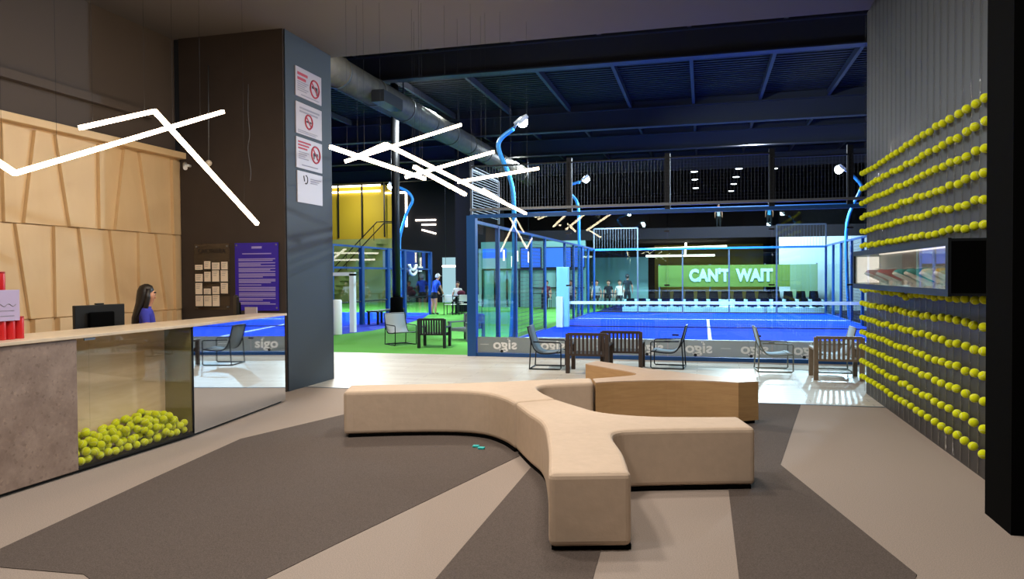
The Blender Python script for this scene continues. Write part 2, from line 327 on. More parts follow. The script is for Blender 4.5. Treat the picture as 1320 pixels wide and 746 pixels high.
struct('wall_left_hall', MB().box(-24.2, -24, 10.5, 60, 0, 8), M['charcoal'], 'dark left wall of the hall')
struct('wall_right_hall', MB().box(10.5, 10.7, 10.65, 60, 0, 8), M['charcoal'], 'dark right wall of the hall')
struct('wall_back_hall', MB().box(-24, 10.7, 60, 60.2, 0, 8), M['charcoal'], 'dark far wall of the hall')
struct('wall_front_hall', MB().box(-24, -7.6, 10.4, 10.5, 0, 8), M['charcoal'], 'hall wall left of the lobby')
rf = struct('ceiling', MB().box(-24, 10.7, 10.4, 60, 7.95, 8.1), M['deck'], 'navy corrugated roof deck of the hall')
mb = MB()
for i in range(120): mb.box(-24, 10.7, 12+i*.25, 12.1+i*.25, 7.91, 7.95)
put('deck_rib', mb, M['deck'], rf, stuff=True)
for y in (18.9, 27.3, 32.5, 39): 
    p = put('roof_beam', MB().box(-24, 10.7, y-.05, y+.05, 6.99, 7.9).box(-24, 10.7, y-.16, y+.16, 6.95, 6.99).box(-24, 10.7, y-.16, y+.16, 7.62, 7.66), M['navy'], rf)
for x in (-13.7, -11.5, -9.3, -7.05, -4.8, -2.55, -.32, 1.93, 4.15, 6.4):
    put('purlin', MB().box(x-.05, x+.05, 10.6, 50, 7.66, 7.86), M['navy'], rf)
# ------------------------------------------------------------------ beige panelled wall (wedge panels, thick at their left edge)
bw = struct('wall_panelled', MB().box(-7.4, -7.33, -1, 9.15, 0, 3.3), M['beige'], 'beige wall of slanting wedge panels behind the counter')
def wedge(yb0, yb1, yt0, yt1, z0, z1, a, b):
    X = -7.33
    put('panel', MB().hexa([(X, yb0, z0), (X, yb1, z0), (X+b, yb1, z0), (X+a, yb0, z0)], [(X, yt0, z1), (X, yt1, z1), (X+b, yt1, z1), (X+a, yt0, z1)]), M['beige'], bw)
up = [(2.9, 2.9), (3.5, 3.6), (4.15, 4.0), (4.9, 5.05), (5.5, 5.5), (6.31, 6.32), (6.72, 6.56), (6.99, 7.17), (7.62, 7.62), (8.04, 7.87), (8.31, 8.49), (8.93, 8.94), (9.145, 9.145)]
for a, b in zip(up, up[1:]): wedge(a[1]+.004, b[1], a[0]+.004, b[0], 2.215, 3.27, .06, .015)
lo = [(3.0, 3.15), (3.7, 3.7), (4.4, 4.55), (5.1, 5.1), (5.75, 5.9), (6.46, 6.62), (6.96, 6.96), (7.31, 7.45), (7.79, 7.94), (8.28, 8.28), (8.61, 8.79), (8.97, 8.97), (9.145, 9.145)]
for i, (a, b) in enumerate(zip(lo, lo[1:])): wedge(a[1]+.004, b[1], a[0]+.004, b[0], 1.15, 2.205, .05, .01)
rw3 = [2.8, 3.6, 4.5, 5.2, 6.0, 6.65, 6.98, 7.5, 7.95, 8.5, 8.75, 8.95, 9.145]
for a, b in zip(rw3, rw3[1:]): wedge(a+.004, b-.09, a+.004, b-.09, .1, 1.14, .075, .06)
put('top_lip', MB().box(-7.4, -7.2, -1, 9.15, 3.3, 3.39), M['beige'], bw, .008)
struct('trim_4', MB().box(-7.4, -7.3, -1, 8.6, 3.78, 3.88), M['upper_wall'], 'ledge on the dark wall above the beige panels')
# ------------------------------------------------------------------ reception counter
ct = thing('reception_counter', 'long reception counter with stone front, glass ball case and mirrored end', 'counter', (-5.2, 5.6, 0))
put('stone_panel', MB().box(-5.55, -4.95, 2.0, 4.92, .03, 1.105), M['stone'], ct, .004)
put('countertop', MB().prism([(-4.93, 2.0), (-4.93, 6.33), (-5.15, 8.39), (-5.56, 8.39), (-5.56, 2.0)], 1.107, 1.135), M['top'], ct, .004)
put('plinth', MB().prism([(-5.0, 2.0), (-5.0, 6.34), (-5.225, 8.34), (-5.5, 8.34), (-5.5, 2.0)], 0, .03), M['black'], ct)
put('case_back', MB().box(-5.3, -5.27, 4.925, 6.33, .06, 1.105), M['case_back'], ct)
put('case_side', MB().box(-5.27, -4.965, 6.315, 6.33, .06, 1.105), M['olive'], ct)
put('case_base', MB().box(-5.27, -4.95, 4.925, 6.33, .03, .045), M['black'], ct)
put('glass_pane', MB().box(-4.962, -4.95, 4.926, 5.045, .045, 1.105), M['clear'], ct)
put('glass_pane', MB().box(-4.962, -4.95, 5.049, 6.325, .045, 1.105), M['clear'], ct)
put('glass_clip', MB().box(-4.95, -4.94, 4.99, 5.1, 1.085, 1.105), M['steel'], ct)
put('edge_strip', MB().box(-4.962, -4.946, 6.325, 6.337, .03, 1.105), M['dark_steel'], ct)
put('mirror_panel', MB().prism([(-4.955, 6.34), (-5.175, 8.37), (-5.225, 8.37), (-5.005, 6.34)], .03, 1.105), M['mirror'], ct)
put('counter_body', MB().prism([(-5.01, 6.34), (-5.23, 8.36), (-5.5, 8.36), (-5.5, 6.34)], .03, 1.105), M['beige'], ct)
put('counter_body', MB().box(-5.5, -5.305, 4.925, 6.33, .03, 1.105), M['beige'], ct)
# tennis balls
ballmesh = MB().sphere((0, 0, 0), .036, 14, 10).mesh('tennis_ball', M['felt'])
def ball(p, label, group):
    o = bpy.data.objects.new('tennis_ball', ballmesh); COL.objects.link(o); o.location = p
    o.rotation_euler = (random.uniform(0, 6), random.uniform(0, 6), random.uniform(0, 6)); return tag(o, label, 'ball', group)
import numpy as np
rg = np.random.default_rng(11); P = np.zeros((0, 3)); R0 = .036
def bias(x, y):   # the heap is lower at its near end and fullest towards the far third
    return .16 + .05*np.exp(-((y-5.85)/.35)**2) - .05*np.clip((5.2-y)/.25, 0, 1) - .07*np.clip((y-6.1)/.15, 0, 1) - .05*(x+5.0)/-.27*-1
for k in range(215):
    C_ = np.c_[rg.uniform(-5.232, -5.0, 260), rg.uniform(4.965, 6.276, 260)]
    if len(P):
        d2 = (C_[:, None, 0]-P[None, :, 0])**2 + (C_[:, None, 1]-P[None, :, 1])**2
        h = np.where(d2 < 4*R0*R0, P[None, :, 2] + np.sqrt(np.maximum(4*R0*R0-d2, 0)), 0.0815).max(axis=1)
    else: h = np.full(len(C_), 0.0815)
    i = int(np.argmin(h - bias(C_[:, 0], C_[:, 1])))
    P = np.vstack([P, [C_[i, 0], C_[i, 1], h[i]]])
vis = [p for p in P if p[0] > -5.075 or not np.any((np.hypot(P[:, 0]-p[0], P[:, 1]-p[1]) < .05) & (P[:, 2] > p[2]+.03))]
vis.sort(key=lambda p: p[1]); cnt = {}
for p in vis:
    l = 'bottom' if p[2] < .1 else ('lower' if p[2] < .14 else ('upper' if p[2] < .185 else 'top')); r_ = 'front' if p[0] > -5.08 else 'back'; cnt[l, r_] = cnt.get((l, r_), 0) + 1
    ball(tuple(p), 'yellow-green tennis ball heaped in the glass case, %s layer, %s half, %s from left' % (l, r_, ordn(cnt[l, r_])), 'tennis balls heaped in the glass case')
# ball wall: 25 columns, 15 rows on clear vertical rods
cols = [5.87+.2008*i for i in range(25)]; rows = [2.917-.1916*i for i in range(15)]
for y in cols: put('acrylic_rod', MB().tube([(2.092, y+.03, .02), (2.092, y+.03, 5.0)], .006, 8), M['rod'], rw)
mb = MB(); k = 0
for j in range(15):
    for i in range(25):
        if j in (7,) and i > 1: continue
        if j == 6 and i > 1: continue
        dz = random.uniform(-.012, .012) - (.03 if (j, i) == (8, 13) else 0)
        dy = random.uniform(-.02, .02); p = (2.051, cols[i]+dy, rows[j]+dz)
        if i > 13:   # farthest, smallest ones
            mb.sphere(p, .036, 10, 7)
        else: ball(p, 'yellow tennis ball on dark wall, %s row from top, %s from right end' % (ordn(j+1), ordn(i+1)), 'tennis balls in rows on the dark wall')
o = put('tennis_balls', mb, M['felt']); o['kind'] = 'stuff'; tag(o, 'small far yellow tennis balls filling the left end of all the rows on the dark wall', 'balls')
# ------------------------------------------------------------------ shoe display box on the ball wall
db = thing('display_box', 'dark wall-mounted display box with lit glass front holding sport shoes', 'display case', (1.95, 8, 1.44))
x0, x1, y0, y1, z0, z1 = 1.78, 2.1, 6.15, 9.75, 1.445, 1.835
put('near_end', MB().box(x0, x1, y0, y0+.03, z0, z1), M['black_matte'], db)
put('far_end', MB().box(x0, x1, y1-.03, y1, z0, z1), M['cardboard'], db)
put('top_panel', MB().box(x0, x1, y0, y1, z1, z1+.02), M['dark_steel'], db)
put('bottom_panel', MB().box(x0, x1, y0, y1, z0-.02, z0), M['dark_steel'], db)
put('shelf_lining', MB().box(x0+.03, x1-.03, y0+.03, y1-.03, z0, z0+.012), M['white'], db)
put('back_lining', MB().box(x1-.03, x1-.003, y0+.03, y1-.03, z0, z1), M['cardboard'], db)
put('front_frame', MB().box(x0-.01, x0+.012, y0-.005, y1+.005, z0-.025, z0+.03).box(x0-.01, x0+.012, y0-.005, y1+.005, z1-.03, z1+.025).box(x0-.01, x0+.012, y0-.005, y0+.06, z0+.03, z1-.03).box(x0-.01, x0+.012, y1-.05, y1+.005, z0+.03, z1-.03), M['dark_steel'], db)
put('front_glass', MB().box(x0, x0+.006, y0+.06, y1-.05, z0+.03, z1-.03), M['clear'], db)
put('led_strip', MB().box(x0+.03, x1-.05, y1-.05, y1-.035, z0+.04, z1-.04), M['led_case'], db)
put('led_strip', MB().box(x1-.06, x1-.045, y0+.1, y1-.1, z1-.02, z1-.005), M['led_case'], db)
def shoe(loc, rz, m, label):
    t = thing('sport_shoe', label, 'shoe', loc, rz, 'sport shoes in the display box')
    def ring(y, w, z0, z1): return [Vector((w*math.cos(a)*(1 if math.sin(a) > 0 else 1.05), y, z0+(z1-z0)*(.5+.5*math.sin(a)))) for a in [2*PI*k/12 for k in range(12)]]
    local('sole', MB().loft([ring(y, w, 0, h) for y, w, h in [(-.14, .02, .03), (-.13, .033, .035), (-.05, .034, .032), (.05, .042, .028), (.11, .038, .026), (.14, .018, .024)]]), M['sole'], t)
    local('upper', MB().loft([ring(y, w, .02, h) for y, w, h in [(-.135, .018, .11), (-.12, .031, .125), (-.06, .032, .115), (-.01, .034, .105), (.05, .038, .075), (.11, .034, .055), (.135, .014, .04)]]), m, t)
    mb = MB()
    for q in range(4): mb.tube([(-.022, q*.02-.01, .108-q*.009), (0, q*.02-.012, .118-q*.010), (.022, q*.02-.01, .108-q*.009)], .003, 5)
    local('laces', mb, M['lacing'], t)
    return t
for y, a, m, l in [(9.35, .9, 'pink', 'pale pink mesh sport shoe at the far lit end of the display box'), (8.75, .7, 'shoe_red', 'coral red sport shoe beside the pale pink shoe'), (8.05, 1.0, 'shoe_teal', 'teal sport shoe between the coral and the nearer teal shoe'), (7.6, .6, 'shoe_teal', 'teal sport shoe beside the cream shoe in the display box'), (7.1, .9, 'shoe_cream', 'cream sport shoe in the display box'), (6.7, 1.1, 'shoe_yellow', 'yellow sport shoe nearest the dark end of the display box')]:
    sh = shoe((1.94, y, z0+.012+.07), a, M[m], l); sh.rotation_euler = (.45, 0, 1.75+.25*(a-.9)); sh.scale = (1.0, 1.35, 1.25); sh.scale = (1.15, .98, 1.3)
    put('shoe_stand', MB().prism([(1.86, y-.03), (2.0, y-.03), (2.0, y+.03), (1.86, y+.03)], z0+.012, z0+.07), M['clear'], db)
# ------------------------------------------------------------------ seating island
def bench(name, label, outline, h, m, mtop=None, base=.03, rnd=.035):
    poly = outline
    t = thing(name, label, 'bench', (sum(p[0] for p in poly)/len(poly), sum(p[1] for p in poly)/len(poly), 0))
    if mtop is None:
        put('upholstered_body', MB().prism(poly, base, h), m, t, rnd, 3)
    else:
        put('body', MB().prism(poly, base, h-.012), m, t)
        put('top_board', MB().prism(poly, h-.012, h), mtop, t)
    cx, cy = t.location[0], t.location[1]
    inner = [(p[0]+(cx-p[0])*.03, p[1]+(cy-p[1])*.03) for p in poly]
    put('plinth', MB().prism(inner, 0, base), M['black_matte'], t)
    return t
V2 = lambda l, n=5: [(p[0], p[1]) for p in cr([(a, b, 0) for a, b in l], n)]
B = [(-.86, 4.13), (-.40, 4.26)] + V2([(-.41, 4.28), (-.50, 4.75), (-.62, 5.2), (-.60, 5.38), (-.45, 5.47), (-.05, 5.60), (.375, 5.72)])[1:] + [(.27, 6.16)] + V2([(.26, 6.15), (-.04, 6.08), (-.43, 6.02), (-.80, 6.1), (-1.06, 6.36), (-1.31, 6.66)])[1:] + V2([(-1.635, 6.40), (-1.42, 5.98), (-1.2, 5.55), (-1.0, 4.79), (-.87, 4.16)])[:-1]
bench('upholstered_bench', 'beige upholstered branching bench module nearest the viewer', B, .46, M['fabric'])
A = [(-1.645, 6.41), (-1.315, 6.675)] + V2([(-1.32, 6.68), (-1.5, 6.98), (-1.62, 7.25), (-1.63, 7.42), (-1.52, 7.56), (-1.13, 7.76)])[1:] + [(-1.2, 8.12)] + V2([(-1.2, 8.11), (-1.7, 7.88), (-2.15, 7.62), (-2.74, 7.34), (-3.6, 7.06)])[1:] + [(-3.45, 6.62)] + V2([(-3.44, 6.63), (-2.9, 6.83), (-2.4, 6.95), (-2.08, 6.9), (-1.83, 6.68), (-1.66, 6.43)])[1:-1]
bench('upholstered_bench', 'beige upholstered branching bench module at the back left', A, .46, M['fabric'])
Cc = V2([(-1.11, 7.80), (-.86, 7.96), (-.38, 8.14), (.03, 8.17), (.36, 8.12)]) + [(.57, 8.25)] + V2([(.56, 8.26), (.04, 8.62), (-.70, 9.13), (-1.08, 9.5), (-1.38, 9.78)])[1:] + V2([(-1.47, 9.42), (-1.10, 9.03), (-.80, 8.70), (-.75, 8.52), (-.84, 8.38), (-1.18, 8.08)])
bench('wood_bench', 'oak veneered branching bench module behind the upholstered ones', Cc, .455, M['wood_light'], M['wood_top'], .04)
for p, r, l in [((-2.05, 6.53, .005), .3, 'small teal wrapper on the dark carpet, left one of two'), ((-1.98, 6.47, .005), 1.0, 'small teal wrapper on the dark carpet, right one of two')]:
    t = tag(put('wrapper', MB().box(p[0]-.03, p[0]+.03, p[1]-.022, p[1]+.022, .004, .022), M['green_bag'], None, .004), l, 'wrapper', 'teal wrappers beside the bench')
# ------------------------------------------------------------------ LED stick lights
def led(pts_list, name, label, zc=5.028, wires=True, r=.02, m='led', cat='light', wz=None):
    allp = [p for pl in pts_list for p in pl]
    cx = sum(p[0] for p in allp)/len(allp); cy = sum(p[1] for p in allp)/len(allp)
    t = thing(name, label, cat, (cx, cy, max(p[2] for p in allp)))
    for pl in pts_list:
        for a, b in zip(pl, pl[1:]):
            put('light_tube', MB().bar(a, b, r*2, r*2), M[m], t)
            if wires:
                for f in (.15, .85):
                    q = Vector(a).lerp(Vector(b), f); put('suspension_wire', MB().tube([q, (q.x, q.y, zc)], .0013, 5), M['dark_steel'], t)
    return t
X = -5.45
led([[(X, 5.5, 2.96), (X, 6.44, 3.31), (X, 8.22, 2.27)]], 'stick_light', 'upper zigzag of warm light tubes hanging over the counter, peak at left')
led([[(X-.05, 7.63, 3.56), (X-.05, 4.88, 2.47), (X-.05, 4.1, 2.83)]], 'stick_light', 'lower zigzag of warm light tubes over the counter, dipping to the left edge')
led([[(-3.95, 7.35, 3.02), (-3.57, 9.2, 2.89)]], 'stick_light', 'long warm light tube in the middle, starting beside the blue-grey wall')
led([[(-4.03, 7.85, 2.94), (-3.03, 9.1, 3.55)]], 'stick_light', 'warm light tube rising to the right, highest of the middle cluster')
led([[(-4.31, 8.6, 3.10), (-3.86, 8.6, 3.26), (-3.25, 13.6, 2.77)]], 'stick_light', 'longest warm light tube with a bent left end, reaching over the court corner post')
led([[(-3.55, 8.5, 2.82), (-2.72, 9.55, 3.26)]], 'stick_light', 'warm light tube rising to the right, middle one of three parallel tubes')
led([[(-2.95, 8.75, 2.77), (-2.2, 9.95, 3.07)]], 'stick_light', 'warm light tube rising to the right, lowest of three parallel tubes')
led([[(-3.48, 8.6, 2.96), (-3.12, 9.55, 2.70)]], 'stick_light', 'short warm light tube sloping down between the two long middle tubes')
led([[(-2.80, 9.3, 2.73), (-2.51, 9.3, 2.55)]], 'stick_light', 'shortest warm light tube, at the lower right of the middle cluster')
led([[(-3.5, 40, 2.95), (1.2, 40, 3.05)], [(-3.0, 40.6, 2.6), (.6, 40.6, 2.6)], [(-.9, 41, 3.3), (-.9, 39.5, 2.7)]], 'stick_light', 'cluster of white light tubes above the green banner in the far room', wires=False, r=.05, m='led_far')
led([[(-16.9, 41.93, 4.98), (-15.6, 41.93, 4.98)], [(-16.5, 41.93, 4.7), (-15.6, 41.93, 4.7)], [(-16.5, 41.93, 4.4), (-15.6, 41.93, 4.15)]], 'stick_light', 'stack of three white light bars on the far dark wall', wires=False, r=.045, m='led_far')
# ------------------------------------------------------------------ things on the back wall, column signs
bb = thing('notice_board', 'clear acrylic notice board with rows of small cream cards', 'board', (-6.78, 9.125, 1.15))
put('acrylic_sheet', MB().box(-7.07, -6.49, 9.1, 9.106, 1.14, 2.08), M['acrylic'], bb)
for x in (-7.03, -6.53):
    for z in (1.18, 2.04): put('standoff', MB().tube([(x, 9.094, z), (x, 9.126, z)], .012, 8), M['steel'], bb)
text('lettering', 'CARTELERA', .085, (-6.78, 9.096, 1.97), (1, 0, 0), (0, 0, 1), M['ink'], bb)
for a, z2, c, z3 in [(-7.05, 1.78, -6.93, 1.71), (-6.9, 1.83, -6.8, 1.72), (-6.77, 1.81, -6.65, 1.71), (-6.62, 1.82, -6.52, 1.71), (-7.05, 1.65, -6.93, 1.54), (-6.9, 1.68, -6.8, 1.54), (-6.77, 1.7, -6.66, 1.54), (-6.63, 1.7, -6.52, 1.54), (-7.05, 1.52, -6.94, 1.36), (-6.91, 1.44, -6.8, 1.36), (-6.77, 1.47, -6.66, 1.36), (-6.63, 1.52, -6.52, 1.37), (-7.05, 1.34, -6.93, 1.19), (-6.91, 1.34, -6.79, 1.19), (-6.77, 1.35, -6.66, 1.19)]:
    c_ = put('card', MB().box(a, c, 9.092, 9.099, z3, z2), M['paper'], bb)
    mb = MB()
    for q in range(3): mb.box(a+.015, c-.02-.01*q, 9.0905, 9.092, z2-.02-q*.025-.006, z2-.02-q*.025)
    put('print', mb, M['grey_ink'], c_)
    put('card_rail', MB().box(a-.004, c+.004, 9.09, 9.1, z3-.012, z3), M['dark_steel'], bb)
ps = thing('rules_panel', 'indigo acrylic panel of pale text lines right of the notice board', 'sign', (-6.05, 9.125, 1.13))
put('acrylic_sheet', MB().box(-6.4, -5.71, 9.1, 9.108, 1.13, 2.08), M['signblue'], ps)
for x in (-6.37, -5.74):
    for z in (1.17, 2.05): put('standoff', MB().tube([(x, 9.09, z), (x, 9.126, z)], .012, 8), M['steel'], ps)
mb = MB(); z = 1.86
mb.box(-6.13, -5.97, 9.096, 9.1, 2.0, 2.03).box(-6.28, -5.82, 9.096, 9.1, 1.92, 1.935)
rnd = random.Random(3)
while z > 1.22:
    for q in range(rnd.choice([1, 2, 3, 3])):
        e = rnd.uniform(.35, .56) if rnd.random() < .35 else .58
        mb.box(-6.34, -6.34+e, 9.096, 9.1, z-.013, z); z -= .021
    z -= .014
put('print', mb, M['lilac_ink'], ps, stuff=True)
tag(put('card_holder', MB().box(-5.93, -5.75, 8.6, 8.65, 1.0, 1.03).box(-5.93, -5.75, 8.63, 8.65, 1.03, 1.2), M['signwhite']), 'small white card holder in front of the indigo panel', 'card holder')
ds = thing('side_desk', 'low beige desk against the dark wall behind the counter', 'desk', (-6.1, 8.6, 0))
put('desk_top', MB().box(-6.9, -5.62, 8.5, 9.05, .97, 1.0), M['top'], ds)
for x in (-6.85, -5.72):
    for y in (8.55, 9.0): put('leg', MB().box(x, x+.05, y-.025, y+.025, 0, .97), M['black'], ds)
def colsign(y0, y1, z0, z1, label, kind):
    t = thing('wall_sign', label, 'sign', (-5.6, (y0+y1)/2, z0))
    put('card', MB().box(-5.6, -5.588, y0, y1, z0, z1), M['signwhite'], t)
    xx = -5.5875
    def ring(cy, cz, r, m): 
        mb = MB(); mb.tube([(xx, cy+r*math.cos(a), cz+r*math.sin(a)) for a in [2*PI*k/24 for k in range(25)]], .013, 6)
        mb.bar((xx, cy-r*.7, cz+r*.7), (xx, cy+r*.7, cz-r*.7), .012, .022); put('ring', mb, m, t)
    def lines(ya, yb, z, n, m, h=.014, g=.03, name='print'):
        mb = MB()
        for q in range(n): mb.box(xx-.001, xx+.002, ya, yb-(.05*((q*7) % 3)), z-q*g-h, z-q*g)
        put(name, mb, m, t)
    if kind == 'gun':
        ring(y0+.53, z0+.2, .125, M['red_ink']); put('pictogram', MB().box(xx-.001, xx+.003, y0+.45, y0+.61, z0+.2, z0+.235).bar((xx+.001, y0+.58, z0+.22), (xx+.001, y0+.6, z0+.12), .004, .045), M['ink'], t)
        lines(y0+.05, y0+.33, z1-.07, 2, M['red_ink'], .04, .07); lines(y0+.05, y0+.35, z1-.2, 5, M['grey_ink']); lines(y0+.15, y0+.65, z0+.045, 1, M['grey_ink'])
    elif kind == 'smoke':
        ring(y0+.35, z0+.21, .1, M['red_ink']); put('pictogram', MB().box(xx-.001, xx+.003, y0+.28, y0+.42, z0+.195, z0+.22), M['ink'], t)
        lines(y0+.1, y0+.66, z1-.06, 2, M['grey_ink'], .025, .05); lines(y0+.05, y0+.6, z0+.06, 2, M['grey_ink'], .012, .025)
    elif kind == 'pets':
        ring(y0+.54, z0+.25, .12, M['red_ink']); put('pictogram', MB().box(xx-.001, xx+.003, y0+.47, y0+.6, z0+.23, z0+.27).box(xx-.001, xx+.003, y0+.48, y0+.5, z0+.18, z0+.24).box(xx-.001, xx+.003, y0+.57, y0+.59, z0+.18, z0+.24), M['ink'], t)
        lines(y0+.05, y0+.4, z1-.05, 3, M['red_ink'], .025, .045); lines(y0+.06, y0+.34, z1-.2, 4, M['grey_ink']); lines(y0+.15, y0+.6, z0+.06, 1, M['grey_ink'])
    else:
        mb = MB(); mb.tube([(xx, y0+.23+.05*math.cos(a), z1-.11+.06*math.sin(a)) for a in [-2+3.6*k/12 for k in range(13)]], .008, 6); mb.tube([(xx, y0+.17, z1-.06), (xx, y0+.19, z1-.14)], .008, 6); put('emblem', mb, M['ink'], t)
        lines(y0+.36, y0+.66, z1-.08, 3, M['grey_ink'])
colsign(9.4, 10.13, 4.18, 4.6, 'white sign with a crossed-out gun, topmost on the blue-grey wall', 'gun')
colsign(9.4, 10.13, 3.65, 4.1, 'white sign with a centred no-smoking ring, second from the top', 'smoke')
colsign(9.4, 10.13, 3.16, 3.6, 'white sign with red heading and ring at right, third from the top', 'pets')
colsign(9.42, 10.13, 2.67, 3.12, 'glossy white sign with a small black emblem, lowest on the blue-grey wall', 'logo')
cm = thing('security_camera', 'small white bullet camera beside the end of the beige panels', 'camera', (-7.13, 9.12, 3.16))
put('mount', MB().tube([(-7.13, 9.125, 3.2), (-7.13, 9.05, 3.2)], .02, 8), M['white'], cm); put('housing', MB().tube([(-7.16, 9.05, 3.22), (-7.06, 8.93, 3.14)], .03, 10), M['white'], cm)
sp = thing('wall_spotlight', 'round pale lamp fitting on the dark wall above the notice board', 'lamp', (-6.79, 9.12, 3.22))
put('body', MB().sphere((-6.79, 9.08, 3.22), .045, 12, 8), M['paper'], sp); put('stem', MB().tube([(-6.79, 9.08, 3.26), (-6.79, 9.1, 4.6)], .008, 6), M['steel'], sp)
tag(put('loose_cable', MB().tube(cr([(-6.16, 9.118, 4.3), (-6.17, 9.118, 3.9), (-6.15, 9.118, 3.6), (-6.18, 9.118, 3.4), (-6.14, 9.118, 3.1), (-6.15, 9.118, 2.95)], 4), .004, 6), M['steel']), 'thin pale cable hanging down the dark wall', 'cable')
# ------------------------------------------------------------------ counter things
def monitor(name, label, loc, rz, w, h):
    t = thing(name, label, 'monitor', loc, rz)
    local('screen_housing', MB().box(-w/2, w/2, -.02, .015, .1, .1+h), M['black'], t, .006)
    local('rear_bulge', MB().box(-w*.25, w*.25, -.05, -.02, .14, .1+h*.75), M['black_matte'], t, .012)
    local('screen', MB().box(-w/2+.015, w/2-.015, .0155, .018, .115, .1+h-.015), M['dark_steel'], t)
    local('neck', MB().box(-.03, .03, -.045, -.02, .01, .2), M['black'], t)
    local('webcam', MB().box(-.04, .04, -.02, .015, .1+h, .115+h), M['black'], t, .003)
    local('stand_foot', MB().box(-.11, .11, -.1, .08, 0, .012), M['black'], t, .004); return t
ws = thing('work_desk', 'lower work desk behind the reception counter', 'desk', (-5.75, 5.5, 0))
put('desk_top', MB().box(-5.93, -5.57, 3.0, 8.33, .93, .96), M['top'], ws); put('desk_panel', MB().box(-5.6, -5.575, 3.0, 8.33, 0, .93), M['beige'], ws)
for y in (3.05, 5.5, 8.28): put('leg', MB().box(-5.92, -5.87, y-.025, y+.025, 0, .93), M['black'], ws)
monitor('monitor', 'black computer monitor seen from behind, near the ball tubes', (-5.73, 5.97, .96), PI/2-.15, .54, .28)
monitor('monitor', 'black computer monitor seen edge-on at the far end of the counter', (-5.76, 8.2, .96), PI/2+.7, .40, .30)
def can(x, y, z, label):
    t = thing('ball_tube', label, 'tube', (x, y, z), 0, 'red ball tubes stacked on the counter')
    local('tube_body', MB().lathe((0, 0, 0), [(.036, 0), (.0365, .004), (.0365, .158), (.035, .162)], 18), M['red'], t)
    local('lid', MB().lathe((0, 0, .162), [(.0375, 0), (.0375, .008), (.034, .011)], 18), mat('red_lid', '#a0171b', .4) if 'red_lid' not in bpy.data.materials else bpy.data.materials['red_lid'], t)
# pyramid of ball tubes: rows of 6 / 4 / 2, two balls of the stack out of frame
base = 4.575
for r_, (nn, z) in enumerate([(7, 1.135), (5, 1.308), (3, 1.481)]):
    for q in range(nn):
        can(-5.15, base-.0765*(q+r_), z, 'red ball tube in the %s layer of the stack, %s from the right' % (['bottom', 'middle', 'top'][r_], ordn(q+1)))
tc = thing('price_card', 'pale lilac card standing against the red ball tubes', 'card', (-5.1, 4.47, 1.26))
put('card', MB().box(-5.112, -5.106, 4.3, 4.548, 1.28, 1.515), mat('lilac_card', '#b7a6c4', .5), tc)
mb = MB(); mb.tube([(-5.105, 4.36+.012*k, 1.40+.01*math.sin(k)) for k in range(14)], .003, 5); mb.box(-5.106, -5.104, 4.34, 4.5, 1.355, 1.36).box(-5.106, -5.104, 4.36, 4.5, 1.315, 1.32); put('print', mb, M['grey_ink'], tc)
